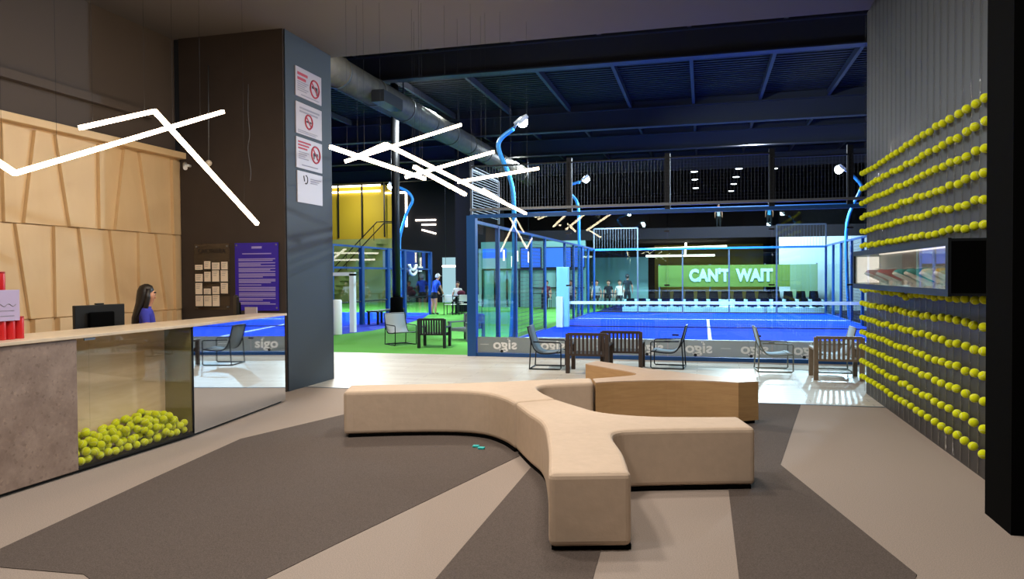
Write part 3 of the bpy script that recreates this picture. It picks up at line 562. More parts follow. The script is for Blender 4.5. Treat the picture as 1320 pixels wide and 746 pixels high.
# ------------------------------------------------------------------ people
def person(loc, rz, label, shirt, pants, hair, long_hair=False, pose='stand', h=1.6, sleeve=True, cap=False, shorts=False, group=None, bend=0.0, arms=None):
    s = h/1.6
    t = thing('person', label, 'person', loc, rz, group)
    V = []; E = []; R = []; Z = []
    def v(p, r, zone, par=None):
        V.append(Vector(p)); R.append(r); Z.append(zone); i = len(V)-1
        if par is not None: E.append((par, i))
        return i
    hz = .80 if pose == 'stand' else .545
    def tr(p):   # lean of the upper body forward about the hips
        q = Vector(p)-Vector((0, 0, hz)); return Matrix.Rotation(-bend, 3, 'X') @ q + Vector((0, 0, hz))
    up = lambda x, y, z: tr((x, y, z+hz-.80))
    pel = v(up(0, 0, .80), .12, 'p')
    sp1 = v(up(0, .01, .93), .105, 's', pel); sp2 = v(up(0, .0, 1.08), .115, 's', sp1); ch = v(up(0, -.01, 1.20), .12, 's', sp2)
    nb = v(up(0, .0, 1.315), .055, 's', ch); nk = v(up(0, .012, 1.36), .047, 'k', nb)
    jaw = v(up(0, .03, 1.425), .066, 'k', nk); hd = v(up(0, .02, 1.50), .083, 'k', jaw); tp = v(up(0, .01, 1.555), .06, 'k', hd)
    v(up(0, .105, 1.475), .013, 'k', v(up(0, .088, 1.485), .018, 'k', hd))
    for sx in (-1, 1):
        ear = v(up(sx*.083, .01, 1.485), .014, 'k', hd)
        sh = v(up(sx*.155, -.01, 1.265), .055, 's', ch)
        a = (arms or {}).get(sx, [(.22, .02, 1.02), (.22, .12, .83)])
        el = v(up(sx*a[0][0], a[0][1], a[0][2]), .038, 's' if not sleeve else 'k', sh)
        mid = Vector(V[sh]).lerp(V[el], .6)
        V[el] = Vector(V[el]); 
        wr = v(up(sx*a[1][0], a[1][1], a[1][2]), .026, 'k', el)
        d = (V[wr]-V[el]).normalized(); side = d.cross(Vector((sx, 0, 0))); side = side.normalized() if side.length > .1 else Vector((0, 1, 0)); nrm = d.cross(side).normalized()
        pm = v(V[wr]+d*.055, .026, 'k', wr)
        for f in range(4):
            o1 = V[pm]+side*(.024-.016*f)+d*.02; l = (.05, .058, .054, .042)[f]
            f1 = v(o1, .0095, 'k', pm); f2 = v(o1+d*l*.6, .0085, 'k', f1); v(o1+d*l+nrm*.012*sx, .0075, 'k', f2)
        t1 = v(V[wr]+d*.03+side*.03, .011, 'k', wr); v(V[wr]+d*.06+side*.05, .009, 'k', t1)
        if pose == 'stand':
            hp = v((sx*.085, 0, .74), .088, 'p', pel); kn = v((sx*.095, .02, .43), .058, 'p' if not shorts else 'k', hp)
            cf = v((sx*.098, -.005, .28), .052, 'p' if not shorts else 'k', kn); an = v((sx*.1, -.015, .075), .036, 'k' if shorts else 'p', cf); ft = v((sx*.105, .03, .04), .034, 'f', an); v((sx*.11, .14, .03), .028, 'f', ft)
        else:
            hp = v((sx*.09, .06, .54), .085, 'p', pel); kn = v((sx*.1, .40, .52), .058, 'p', hp)
            cf = v((sx*.1, .40, .3), .05, 'p', kn); an = v((sx*.1, .38, .075), .036, 'p', cf); ft = v((sx*.1, .43, .04), .034, 'f', an); v((sx*.105, .53, .03), .028, 'f', ft)
    me = bpy.data.meshes.new('body'); me.from_pydata([tuple(p*s) for p in V], E, [])
    o = bpy.data.objects.new('body', me); COL.objects.link(o)
    sk = o.modifiers.new('skin', 'SKIN'); sk.use_smooth_shade = True
    lay = me.skin_vertices[0].data
    for i, r in enumerate(R): lay[i].radius = (r*s, r*s); lay[i].use_root = i == 0
    sb = o.modifiers.new('sub', 'SUBSURF'); sb.levels = 1; sb.render_levels = 1
    dg = bpy.context.evaluated_depsgraph_get(); m2 = bpy.data.meshes.new_from_object(o.evaluated_get(dg)); bpy.data.objects.remove(o)
    mats = [M['skin'], shirt, pants, M['black']]; idx = dict(k=0, s=1, p=2, f=3)
    for m in mats: m2.materials.append(m)
    segs = [(V[a]*s, V[b]*s, Z[a], Z[b], R[a], R[b]) for a, b in E]
    sl = [i for i, z in enumerate(Z)]
    for p in m2.polygons:
        c = p.center; best = None
        for a, b, za, zb, ra, rb in segs:
            ab = b-a; tt = max(0, min(1, (c-a).dot(ab)/max(ab.length_squared, 1e-9))); d = (a+ab*tt-c).length/((ra+(rb-ra)*tt)*s)
            cut = .62 if (za, zb) == ('s', 'k') else (.45 if (za, zb) == ('p', 'k') else .5)
            if best is None or d < best[0]: best = (d, za if tt < cut else zb)
        p.material_index = idx[best[1]]; p.use_smooth = True
    b = bpy.data.objects.new('body', m2); COL.objects.link(b); b.parent = t
    ey = MB()
    for sx in (-1, 1): ey.sphere(up(sx*.031, .093, 1.502)*s, .011*s, 8, 6)
    local('eyes', ey, M['ink'], t)
    local('mouth', MB().sphere(up(0, .093, 1.435)*s, .02*s, 8, 5, (1, .35, .28)), M['red_ink'], t)
    hm = MB(); c = up(0, -.005, 1.518)*s
    rings = []
    prof = [(.0, .078), (.03, .075), (.06, .058), (.085, .022)]
    if long_hair:
        for z, rx, ry, oy in [(1.0, .10, .035, -.135), (1.08, .115, .04, -.135), (1.2, .125, .05, -.12), (1.3, .115, .06, -.085), (1.38, .105, .075, -.05), (1.46, .102, .092, -.025), (1.53, .097, .095, -.012), (1.585, .07, .072, -.008), (1.61, .02, .02, -.005)]:
            rings.append([up(rx*math.cos(a), oy+ry*math.sin(a), z)*s for a in [2*PI*k/18 for k in range(18)]])
        hm.loft(rings)
        for sx in (-1, 1): hm.tube([up(sx*.08, .02, 1.55)*s, up(sx*.095, .02, 1.44)*s, up(sx*.10, -.01, 1.3)*s, up(sx*.09, -.10, 1.16)*s, up(sx*.07, -.14, 1.04)*s], [.026*s, .03*s, .03*s, .03*s, .012*s], 8)
        local('long_hair', hm, hair, t)
    else:
        for z, rx, ry, oy in [(1.42, .06, .03, -.055), (1.47, .088, .06, -.035), (1.53, .092, .085, -.012), (1.58, .075, .075, -.002), (1.612, .03, .03, 0)]:
            rings.append([up(rx*math.cos(a), oy+ry*math.sin(a), z)*s for a in [2*PI*k/16 for k in range(16)]])
        hm.loft(rings); local('cap' if cap else 'hair', hm, hair, t)
        if cap: local('cap_peak', MB().sphere(up(0, .11, 1.545)*s, .07*s, 12, 6, (1, .9, .12)), hair, t)
    return t
person((-6.3, 7.27, 0), -.95, 'woman with long dark hair and blue shirt standing behind the counter', M['bluecloth'], M['blackcloth'], M['hair'], True, h=1.52, arms={1: [(.21, .02, 1.03), (.14, .24, 1.0)], -1: [(.21, .02, 1.03), (.14, .24, 1.0)]})
person((-10.75, 28.6, .009), -.5, 'man in blue shirt, white cap and dark shorts by the cafe table', M['royal'], M['blackcloth'], M['whitecloth'], h=1.72, cap=True, shorts=True, bend=.3, arms={1: [(.22, .1, 1.05), (.15, .28, .95)], -1: [(.22, .1, 1.05), (.15, .28, .95)]})
person((-3.36, 34.0, -.002), 0, 'person in black standing beside the white seating stand, back turned', M['blackcloth'], M['blackcloth'], M['hair'], h=1.62)
# ------------------------------------------------------------------ padel court enclosure
def court():
    c = thing('padel_court', 'near padel court enclosure of blue steel frame, glass and wire mesh', 'court', (.1, 22.6, 0))
    Yf, Yb, XL, XR, H = 14.0, 31.2, -4.48, 4.68, 2.76
    xs = [XL, -2.49, -.64, 1.2, 2.5, XR]
    put('corner_post', MB().box(XL-.06, XL+.12, Yf-.06, Yf+.1, 0, H+.03), M['bluepaint'], c)
    put('corner_post', MB().box(XR-.06, XR+.06, Yf-.06, Yf+.06, 0, H+.03), M['bluepaint'], c)
    put('top_rail', MB().box(XL, XR, Yf-.03, Yf+.03, H-.02, H+.05), M['bluepaint'], c)
    put('top_rail', MB().box(XL, XR, Yf-.028, Yf+.028, H+.12, H+.17), M['steel'], c)
    put('bottom_rail', MB().box(XL, XR, Yf-.04, Yf+.04, 0, .07), M['bluepaint'], c)
    for a, b in zip(xs, xs[1:]):
        g = put('glass_panel', MB().box(a+.01, b-.01, Yf-.006, Yf+.006, .07, H-.02), M['court_glass'], c)
        for z in (.35, 1.4, 2.4): put('glass_clamp', MB().box(b-.06, b+.04, Yf-.03, Yf-.006, z-.015, z+.015), M['black'], g)
        mb = MB(); z0, z1 = H+.17, 3.76 if b < 2 else 3.68
        k = int((b-a)/.058)
        for i in range(1, k): mb.bar((a+(b-a)*i/k, Yf, z0), (a+(b-a)*i/k, Yf, z1), .0045)
        k = int((z1-z0)/.058)
        for i in range(1, k): mb.bar((a, Yf+.004, z0+(z1-z0)*i/k), (b, Yf+.004, z0+(z1-z0)*i/k), .0022)
        mp = put('mesh_panel', mb, M['mesh'], c, stuff=True)
        put('mesh_frame', MB().bar((a+.03, Yf, z1), (b-.03, Yf, z1), .03).bar((a+.03, Yf, z0), (a+.03, Yf, z1), .02).bar((b-.03, Yf, z0), (b-.03, Yf, z1), .02), M['dark_steel'], c)
    for x in xs[1:-1]: put('post', MB().box(x-.05, x+.05, Yf+.02, Yf+.1, H, 3.85), M['dark_steel'], c)
    # stepped side mesh at the front left corner
    mb = MB()
    for i in range(18): mb.bar((XL, Yf+.1, H+.1+i*.055), (XL, 16.1, H+.1+i*.055), .012)
    for y in (Yf+.1, 16.1): mb.bar((XL, y, H), (XL, y, 3.72), .04)
    mb.bar((XL, Yf+.1, 3.72), (XL, 16.1, 3.72), .03)
    put('mesh_panel', mb, M['steel'], c, stuff=True)
    # sides
    for X in (XL, XR):
        ps_ = [16.0, 17.6, 19.3, 21.1, 24.3, 26.0, 27.9, 29.5, Yb]
        for y in ps_: put('post', MB().box(X-.04, X+.04, y-.05, y+.05, 0, 2.7), M['bluepaint'], c)
        put('side_rail', MB().box(X-.03, X+.03, Yf, Yb, 2.66, 2.72), M['bluepaint'], c)
        put('side_rail', MB().box(X-.03, X+.03, Yf, 21.0, 0, .05).box(X-.03, X+.03, 24.3, Yb, 0, .05), M['bluepaint'], c)
        for a, b in [(Yf+.1, 16.0), (16.0, 17.6), (27.9, 29.5), (29.5, Yb)]: put('glass_panel', MB().box(X-.006, X+.006, a+.07, b-.07, .05, 2.66), M['side_glass'], c)
        for a, b in [(17.6, 19.3), (19.3, 21.1), (24.3, 26.0), (26.0, 27.9)]:
            mb = MB(); k = int((b-a)/.1)
            for i in range(1, k): mb.bar((X, a+(b-a)*i/k, .05), (X, a+(b-a)*i/k, 2.66), .006)
            for i in range(1, 26): mb.bar((X+.005, a, .05+i*.1), (X+.005, b, .05+i*.1), .008)
            put('mesh_panel', mb, M['dark_steel'], c, stuff=True)
    # far end
    xb = [XL, -2.65, -.82, 1.02, 2.85, XR]
    for a, b in zip(xb, xb[1:]):
        put('glass_panel', MB().box(a+.01, b-.01, Yb-.006, Yb+.006, .05, 2.62), M['court_glass'], c)
    for x in xb[1:-1]: put('post', MB().box(x-.03, x+.03, Yb, Yb+.06, 0, 2.65), M['steel'], c)
    put('top_rail', MB().box(XL, XR, Yb-.04, Yb+.04, 2.62, 2.70), M['bluelight'], c)
    for a, b in [(XL, -2.65), (2.85, XR)]:
        mb = MB()
        for i in range(1, 16): mb.bar((a+(b-a)*i/16, Yb, 2.7), (a+(b-a)*i/16, Yb, 3.55), .008)
        mb.bar((a, Yb, 3.55), (b, Yb, 3.55), .05).bar((a, Yb, 2.7), (a, Yb, 3.55), .05).bar((b, Yb, 2.7), (b, Yb, 3.55), .05)
        put('mesh_panel', mb, M['steel'], c, stuff=True)
    # vinyl strip, lettered so that it reads from inside the court
    st = put('vinyl_strip', MB().box(XL+.13, XR, Yf+.007, Yf+.012, .075, .385), M['banner'], c)
    for x in (-3.78, -2.82, -.96, -.08, .9, 1.80):
        text('lettering', 'sigo', .27, (x, Yf-.0085, .235), (-1, 0, 0), (0, 0, 1), M['banner_text'], st, .0012, sx=1.15, bold=.006)
        mb = MB(); mb.tube([(x-.03+.075*math.cos(a), Yf-.0085, .15+.05*math.sin(a)) for a in [PI+PI*k/8 for k in range(9)]], .009, 5)
        mb.tube([(x+.085, Yf-.0085, .335), (x+.075, Yf-.0085, .355)], .008, 5).tube([(x+.055, Yf-.0085, .335), (x+.055, Yf-.0085, .36)], .008, 5); put('smile_mark', mb, M['banner_text'], st)
        mb = MB().tube([(x-.06, Yf-.02, .11), (x-.06, Yf-.03, .11)], .03, 10)
        put('vent_knob', mb, M['black'], st)
    for x in (-4.2, -1.9, .4): put('dash_mark', MB().box(x-.09, x+.09, Yf-.0095, Yf-.0075, .235, .243), M['banner_text'], st)
    for x in (-.5, .95): put('rail_label', MB().box(x-.06, x+.06, Yf-.02, Yf-.012, .46, .49), M['black'], c)
    return c
court()
nt_ = thing('court_net', 'padel net with white top band across the near court', 'net', (.1, 22.6, 0))
put('top_band', MB().box(-4.3, 4.6, 22.585, 22.615, .70, .79), M['line'], nt_)
mb = MB()
for i in range(150): mb.bar((-4.3+i*8.9/149, 22.6, .02), (-4.3+i*8.9/149, 22.6, .70), .004)
for i in range(11): mb.bar((-4.3, 22.6, .03+i*.064), (4.6, 22.6, .03+i*.064), .004)
put('netting', mb, M['black'], nt_, stuff=True)
put('bottom_cord', MB().bar((-4.3, 22.6, .02), (4.6, 22.6, .02), .03), M['black'], nt_)
for x in (-4.36, 4.6): put('net_post', MB().box(x-.04, x+.04, 22.55, 22.65, 0, .85), M['bluepaint'], nt_)
pp = thing('padded_post', 'white upright pad at the left end of the court net', 'pad', (-4.22, 22.2, .006))
put('pad', MB().box(-4.33, -4.13, 22.0, 22.16, .006, .95), M['white'], pp, .02); put('upper_pad', MB().box(-4.36, -3.98, 22.22, 22.4, .006, 1.85), M['tinted'], pp, .02)
# floodlights
def flood(label, pts, head, aim, e, r=.055):
    t = thing('floodlight', label, 'floodlight', (pts[0][0], pts[0][1], pts[0][2]))
    put('pole', MB().tube(cr(pts, 5), r, 10), M['bluelight'], t)
    h = Vector(head); d = (Vector(aim)-h).normalized(); a = d.cross(Vector((0, 0, 1))).normalized(); u = a.cross(d)
    def plate(s, t0, t1): return MB().hexa([h+a*x*s+u*y*s*.6+d*t0 for x, y in [(-1, -1), (1, -1), (1, 1), (-1, 1)]], [h+a*x*s+u*y*s*.6+d*t1 for x, y in [(-1, -1), (1, -1), (1, 1), (-1, 1)]])
    put('housing', plate(.2, -.1, 0), M['white'], t, .01); put('lamp_face', MB().sphere(h+d*.02, .13, 14, 8), M['flood'], t)
    put('bracket', MB().tube([pts[-1], h-d*.08], .03, 8), M['steel'], t)
    l = lamp('flood_lamp', 'SPOT', h+d*.2, e, COOL, aim, spot_size=2.45, spot_blend=.35, shadow_soft_size=.12)
    return t
y = 17.6
flood('blue floodlight pole nearest the viewer, at the left court side', [(-4.6, y, .0), (-4.52, y, 1.5), (-4.5, y, 3.1), (-4.57, y, 3.9), (-4.87, y, 4.68), (-4.82, y, 4.97), (-4.5, y, 5.2)], (-4.28, y, 5.36), (-.5, y+3, 0), 3000)
y = 27.7
flood('blue floodlight pole at the far left court side behind the net', [(-4.6, y, 0), (-4.55, y, 2.0), (-4.55, y, 3.2), (-4.6, y, 4.3), (-4.93, y, 4.75), (-4.9, y, 5.0), (-4.5, y, 5.12)], (-4.28, y, 5.22), (-.5, y+1.2, 0), 3400)
y = 26.9
flood('blue floodlight pole at the far right court side', [(4.78, y, 0), (4.7, y, 1.5), (4.7, y, 3.3), (5.1, y, 4.35), (5.1, y, 4.6), (4.8, y, 4.95)], (4.45, y, 5.1), (.3, y-1, 0), 3400)
y = 17.6
flood('blue floodlight pole at the near right court side behind the ball wall', [(4.78, y, 0), (4.7, y, 1.5), (4.7, y, 3.3), (5.1, y, 4.35), (5.1, y, 4.6), (4.8, y, 4.95)], (4.45, y, 5.1), (.3, y-1, 0), 1900)
y = 27
flood('blue floodlight pole rising behind the black column of the left court', [(-11.5, y, 0), (-11.56, y, 2.63), (-11.5, y, 3.3), (-11.25, y, 4.06), (-11.0, y, 4.56), (-11.2, y, 4.9), (-11.6, y, 5.1)], (-11.9, y, 5.15), (-15, y-1, 0), 3500)
# ------------------------------------------------------------------ left far court
lc = thing('padel_court', 'far left padel court fence of blue posts and glass', 'court', (-11, 23, 0))
yy = [19.0, 20.4, 22.5, 24.6, 26.1, 28.87]
for y in yy: put('post', MB().box(-11.06, -10.94, y-.09, y+.09, 0, 2.6), M['bluepaint'], lc)
for z in (1.85, 2.55): put('rail', MB().box(-11.03, -10.97, 19, 28.87, z, z+.06), M['bluepaint'], lc)
put('rail', MB().box(-11.03, -10.97, 19, 28.87, .75, .79), M['dark_steel'], lc)
for a, b in zip(yy, yy[1:]): put('glass_panel', MB().box(-11.008, -10.992, a+.09, b-.09, .02, 2.55), M['court_glass'], lc)
em = MB().tube([(-10.96, 26.9+.35*math.cos(a), 2.05+.2*math.sin(a)) for a in [PI+PI*k/8 for k in range(9)]], .05, 6).tube([(-10.96, 26.9+.35*math.cos(a), 1.85+.2*math.sin(a)) for a in [PI+PI*k/8 for k in range(9)]], .05, 6)
em.bar((-10.96, 27.5, 1.95), (-10.96, 27.9, 1.95), .03, .05).bar((-10.96, 27.5, 1.8), (-10.96, 27.8, 1.8), .03, .05); put('emblem', em, M['banner_text'], lc)
gp = thing('goal_frame', 'white goal-like frame at the near left edge of the left court', 'goal', (-10, 19.3, .004))
put('post', MB().box(-9.78, -9.64, 19.2, 19.35, .004, 1.68), M['white'], gp); put('crossbar', MB().box(-11.6, -9.64, 19.2, 19.35, 1.62, 1.72), M['white'], gp); put('post', MB().box(-11.6, -11.46, 19.2, 19.35, .004, 1.62), M['white'], gp)
for x, l in ((-9.72, 'white padded cylinder on the blue turf edge, right one of two'), (-10.02, 'white padded cylinder on the blue turf edge, left one of two')):
    tag(put('padded_cylinder', MB().lathe((x, 18.35, .004), [(.12, 0), (.13, .02), (.13, .93), (.11, .96)], 16), M['white']), l, 'pad', 'white pads beside the left court')
bn = thing('bench', 'small dark bench beside the blue fence posts', 'bench', (-10.5, 23.5, .004))
put('seat', MB().box(-10.75, -10.35, 22.3, 24.6, .42, .46), M['black'], bn)
for y in (22.4, 23.4, 24.5): put('leg', MB().box(-10.75, -10.68, y-.03, y+.03, .004, .42).box(-10.42, -10.35, y-.03, y+.03, .004, .42), M['black'], bn)
cb = thing('column', 'slim black steel column in front of the left court', 'column', (-9.5, 21.9, 0))
put('shaft', MB().lathe((-9.5, 21.9, 0), [(.13, 0), (.13, 7.9)], 18), M['black'], cb); put('base_wrap', MB().lathe((-9.5, 21.9, 0), [(.2, 0), (.2, .9), (.17, .93)], 18), M['black_matte'], cb)
# ------------------------------------------------------------------ loose chairs on planks and turf
def sling_chair(loc, rz, label, fm, sm, group='sling chairs by the court'):
    t = thing('sling_chair', label, 'chair', loc, rz, group)     # faces +X, width along Y
    for s in (-1, 1):
        y = s*.27
        local('side_frame', MB().tube(cr([(-.27, y, .012), (.25, y, .012)], 2)+[Vector((.27, y, .03)), Vector((.27, y, .44)), Vector((.25, y, .46)), Vector((-.2, y, .47))], .011, 8).tube([(-.27, y, .012), (-.24, y, .5), (-.30, y, .72)], .011, 8).tube(cr([(.27, y, .30), (.05, y, .275), (-.12, y, .29), (-.22, y, .42), (-.30, y, .72)], 5), .012, 8), fm, t)
    for p, z in ((.2, .3), (-.30, .72), (-.27, .012)): local('cross_bar', MB().tube([(p, -.27, z), (p, .27, z)], .011, 8), fm, t)
    pr_ = cr([(.25, 0, .30), (.05, 0, .27), (-.11, 0, .285), (-.215, 0, .42), (-.30, 0, .725)], 6); vs = []; fs = []
    for p in pr_: vs += [(p.x, -.255, p.z), (p.x, .255, p.z), (p.x+.003, .255, p.z+.012), (p.x+.003, -.255, p.z+.012)]
    n = len(pr_)
    for i in range(n-1): fs += [(i*4+k, i*4+(k+1) % 4, (i+1)*4+(k+1) % 4, (i+1)*4+k) for k in range(4)]
    fs += [(0, 1, 2, 3), tuple((n-1)*4+k for k in range(4))]
    local('sling_seat', MB().add(vs, fs, True), sm, t)
    return t
def slat_chair(loc, rz, label, m, group='slatted armchairs by the court', w=.64):
    t = thing('slatted_armchair', label, 'chair', loc, rz, group)    # faces +Y, back at y=0
    for x in (-w/2, w/2):
        local('rear_leg', MB().box(x-.032, x+.032, -.035, .03, 0, .645), m, t, .004); local('front_leg', MB().box(x-.032, x+.032, .5, .56, 0, .44), m, t, .004)
        local('armrest', MB().box(x-.032, x+.032, .0, .58, .44, .47), m, t, .004)
    local('back_top_rail', MB().box(-w/2, w/2, -.03, .025, .615, .66), m, t, .004); local('back_bottom_rail', MB().box(-w/2, w/2, -.025, .02, .285, .32), m, t)
    for i in range(9):
        x = -w/2+.06+i*(w-.12)/8; local('back_slat', MB().box(x-.017, x+.017, -.02, .01, .3, .63), m, t)
    for i in range(7): local('seat_slat', MB().box(-w/2+.03, w/2-.03, .03+i*.075, .09+i*.075, .29, .315), m, t)
    local('apron', MB().box(-w/2+.03, w/2-.03, .53, .55, .24, .3), m, t)
    return t
sling_chair((-2.60, 12.45, 0), .04, 'dark-framed sling chair left of the slatted pair, facing right', M['chair_frame'], M['sling'])
sling_chair((-.58, 12.95, 0), PI-.05, 'dark-framed sling chair right of the slatted pair, facing left', M['chair_frame'], M['sling'])
sling_chair((1.12, 12.85, 0), .05, 'pale-framed sling chair left of the grey slatted chair near the ball wall', M['chair_frame_l'], M['sling_l'])
sling_chair((2.05, 12.95, 0), PI, 'pale-framed sling chair half hidden behind the grey slatted chair', M['chair_frame_l'], M['sling_l'])
slat_chair((-1.82, 11.85, 0), 0, 'dark slatted armchair seen from behind, left one of the pair', M['slat'])
slat_chair((-1.33, 12.4, 0), 0, 'dark slatted armchair seen from behind, right one of the pair', M['slat'])
slat_chair((1.96, 11.85, 0), 0, 'grey-brown slatted armchair seen from behind beside the ball wall', M['slat_l'])
sling_chair((-6.85, 16.0, 0), -.7, 'pale sling chair on the green turf, left of the black slatted chair', M['chair_frame'], M['sling_l'])
slat_chair((-5.83, 15.35, 0), .12, 'black slatted armchair on the green turf seen from behind', M['slat_b'], w=.58)
slat_chair((-5.55, 17.6, 0), PI-.5, 'grey slatted armchair on the green turf behind the black one', M['sling'])
# ------------------------------------------------------------------ cafe tables and chairs behind
def cafe_chair(loc, rz, label, group='white cafe chairs behind the turf'):
    t = thing('cafe_chair', label, 'chair', loc, rz, group)
    local('seat', MB().box(-.21, .21, -.2, .2, .41, .44), M['whitecloth'], t, .01); local('backrest', MB().box(-.2, .2, -.22, -.19, .55, .82), M['whitecloth'], t, .01)
    for x in (-.19, .19):
        local('leg', MB().bar((x, -.2, 0), (x, -.21, .82), .025), M['dark_steel'], t); local('leg', MB().bar((x, .18, 0), (x, .18, .42), .025), M['dark_steel'], t)
    return t
def cafe_table(loc, label, w=1.2):
    t = thing('cafe_table', label, 'table', loc)
    local('table_top', MB().box(-w/2, w/2, -.4, .4, .72, .75), M['dark_steel'], t, .005); local('pedestal', MB().box(-.05, .05, -.05, .05, .02, .72), M['dark_steel'], t); local('foot', MB().box(-.3, .3, -.3, .3, 0, .02), M['dark_steel'], t)
    return t
cafe_table((-10.1, 29.6, 0), 'dark cafe table in front of the man in blue')
first = cafe_chair((-10.05, 28.6, 0), 0, 'white cafe chair nearest the dark pillar row, left one of three')
dup(first, (-9.5, 28.9, 0), 0, 'white cafe chair nearest the dark pillar row, middle one of three'); dup(first, (-9.1, 29.3, 0), .3, 'white cafe chair nearest the dark pillar row, right one of three')
person((-10.4, 30.62, 0), PI, 'seated person in white shirt facing the man in blue', M['whitecloth'], M['blackcloth'], M['hair'], pose='sit', h=1.6)
cafe_chair((-10.4, 30.64, 0), PI, 'white cafe chair under the seated person in white')
tag(put('sports_bag', MB().sphere((-9.9, 29.6, .87), .12, 12, 8, (1.5, 1, 1)), M['maroon']), 'maroon bag on the dark cafe table', 'bag')
struct('trim_5', MB().box(-10.62, -9.95, 31, 31.7, 0, 7.9), M['charcoal'], 'broad dark pillar left of the court corner post')
struct('trim_6', MB().box(-24, -13, 37, 37.2, 0, 7.9), M['charcoal'], 'dark wall right of the yellow stairwell') if False else None
# far group of tables seen through the court glass
for i, x in enumerate((-7.4, -6.2, -4.4)):
    cafe_table((x, 34.25, -.002 if x > -4.5 else 0), 'far cafe table behind the court glass, %s from the left' % ordn(i+1), 1.0)
ff = [(-7.4, 35.25, 'maroon'), (-6.2, 35.25, 'grey_cloth'), (-4.95, 35.3, 'grey_cloth'), (-4.4, 35.4, 'blackcloth'), (-3.85, 35.3, 'whitecloth')]
for i, (x, y, m) in enumerate(ff):
    person((x, y, 0), PI, '%s person seated at the far cafe tables, %s from the left' % ({'maroon': 'maroon-clad', 'grey_cloth': 'grey-clad', 'blackcloth': 'black-clad', 'whitecloth': 'white-clad'}[m], ordn(i+1)), M[m], M['blackcloth'], M['hair'], pose='sit', group='people at the far tables')
    q = dup(first, (x, y+.02, 0), PI, 'far cafe chair under the %s seated person from the left' % ordn(i+1), 'far cafe chairs')
# ------------------------------------------------------------------ far walls, banner, stand, terrace
struct('wall_far_right', MB().box(3.23, 10.5, 34.2, 34.4, 0, 3.2), M['whitewall'], 'pale wall right of the banner behind the court')
struct('wall_far_left', MB().box(-5.6, -2.75, 38.6, 38.8, 0, 2.5), M['teal'], 'teal wall behind the far tables')
struct('wall_far_centre', MB().box(-2.75, 3.3, 44, 44.2, 0, 3.3), M['yellow'], 'yellow wall of the far room under the terrace')
bnr = thing('banner', 'long green banner with pale letters over the seating stand', 'banner', (1.3, 33.7, 1.0))
put('green_sheet', MB().box(-1.95, 3.62, 33.68, 33.7, 1.04, 2.0), M['green_banner'], bnr); put('pale_sheet', MB().box(3.62, 4.72, 33.68, 33.7, .6, 2.0), M['pale_green'], bnr)
text('lettering', "CAN'T  WAIT", .72, (1.15, 33.665, 1.52), (1, 0, 0), (0, 0, 1), M['letter'], bnr, .006, sx=.80, bold=.034)
for x in (-1.9, .3, 2.6, 4.7): put('support_pole', MB().box(x-.03, x+.03, 33.71, 33.77, 0, 2.05), M['steel'], bnr)
sd = thing('seating_stand', 'white two-step seating stand behind the court', 'stand', (.75, 33, 0))
put('lower_step', MB().box(-3.4, 4.85, 32.2, 32.85, -.002, .2), M['tribune'], sd); put('upper_step', MB().box(-3.4, 4.85, 32.85, 33.5, -.002, .5), M['tribune'], sd)
def bucket(loc, label):
    t = thing('bucket_seat', label, 'seat', loc, 0, 'black seats on the white stand')
    local('seat_shell', MB().loft([[Vector((sx*.19, -.2+k*.1, z)) for sx, z in ((-1, .08), (1, .08), (1, .03), (-1, .03))] for k in range(4)]), M['black_matte'], t)
    local('back_shell', MB().hexa([(-.2, .1, .05), (.2, .1, .05), (.2, .14, .05), (-.2, .14, .05)], [(-.17, .17, .36), (.17, .17, .36), (.17, .2, .36), (-.17, .2, .36)]), M['black_matte'], t, .01)
    local('foot', MB().box(-.05, .05, -.05, .1, 0, .05), M['dark_steel'], t)
    return t
s0 = None
for r_, (y, z, px) in enumerate([(32.5, .2, [-3.1+.51*i for i in range(16) if i != 8]), (33.15, .5, [-1.6+.51*i for i in range(13)])]):
    for i, x in enumerate(px):
        lb = 'black bucket seat, %s row of the white stand, %s from the left' % (['lower', 'upper'][r_], ordn(i+1))
        if s0 is None: s0 = bucket((x, y, z), lb)
        else: dup(s0, (x, y, z), 0, lb)
mz = struct('floor', MB().box(-9, 10.5, 36, 60, 3.3, 3.82), M['charcoal'], 'dark upper terrace slab behind the court')
tg = thing('terrace_balustrade', 'glass balustrade along the upper terrace edge', 'balustrade', (0, 36.1, 3.82))
for i in range(9): put('glass_panel', MB().box(-8.9+i*2.15, -6.8+i*2.15, 36.09, 36.11, 3.82, 4.72), M['court_glass'], tg)
put('handrail', MB().box(-8.9, 10.4, 36.07, 36.13, 4.72, 4.77), M['bluepaint'], tg)
person((.75, 38.2, 3.82), PI, 'person in pale clothes standing on the upper terrace', M['whitecloth'], M['blackcloth'], M['hair'], h=1.25)
person((3.15, 38.2, 3.82), 0, 'person in light blue top on the upper terrace, back turned', mat('sky_cloth', '#4aa6dd', .8), M['blackcloth'], M['hair'], h=1.25)
for i, (x, y, z) in enumerate([(-.46, 42, 7.26), (-.46, 45.5, 7.26), (-.46, 50, 7.26), (1.87, 41.5, 7.26), (1.87, 45, 7.26), (1.87, 48.5, 7.26), (1.87, 52.5, 7.26), (3.7, 42, 7.26), (6.3, 40, 7.26)]):
    t = thing('downlight', 'white terrace downlight, %s counted from the left and front' % ordn(i+1), 'lamp', (x, y, z), 0, 'downlights over the upper terrace')
    put('rim', MB().lathe((x, y, z), [(.22, 0), (.22, .05)], 14), M['dark_steel'], t); put('lens', MB().lathe((x, y, z-.02), [(.18, 0), (.18, .02)], 14), M['spot'], t); put('rod', MB().tube([(x, y, z+.05), (x, y, 7.95)], .015, 6), M['dark_steel'], t)
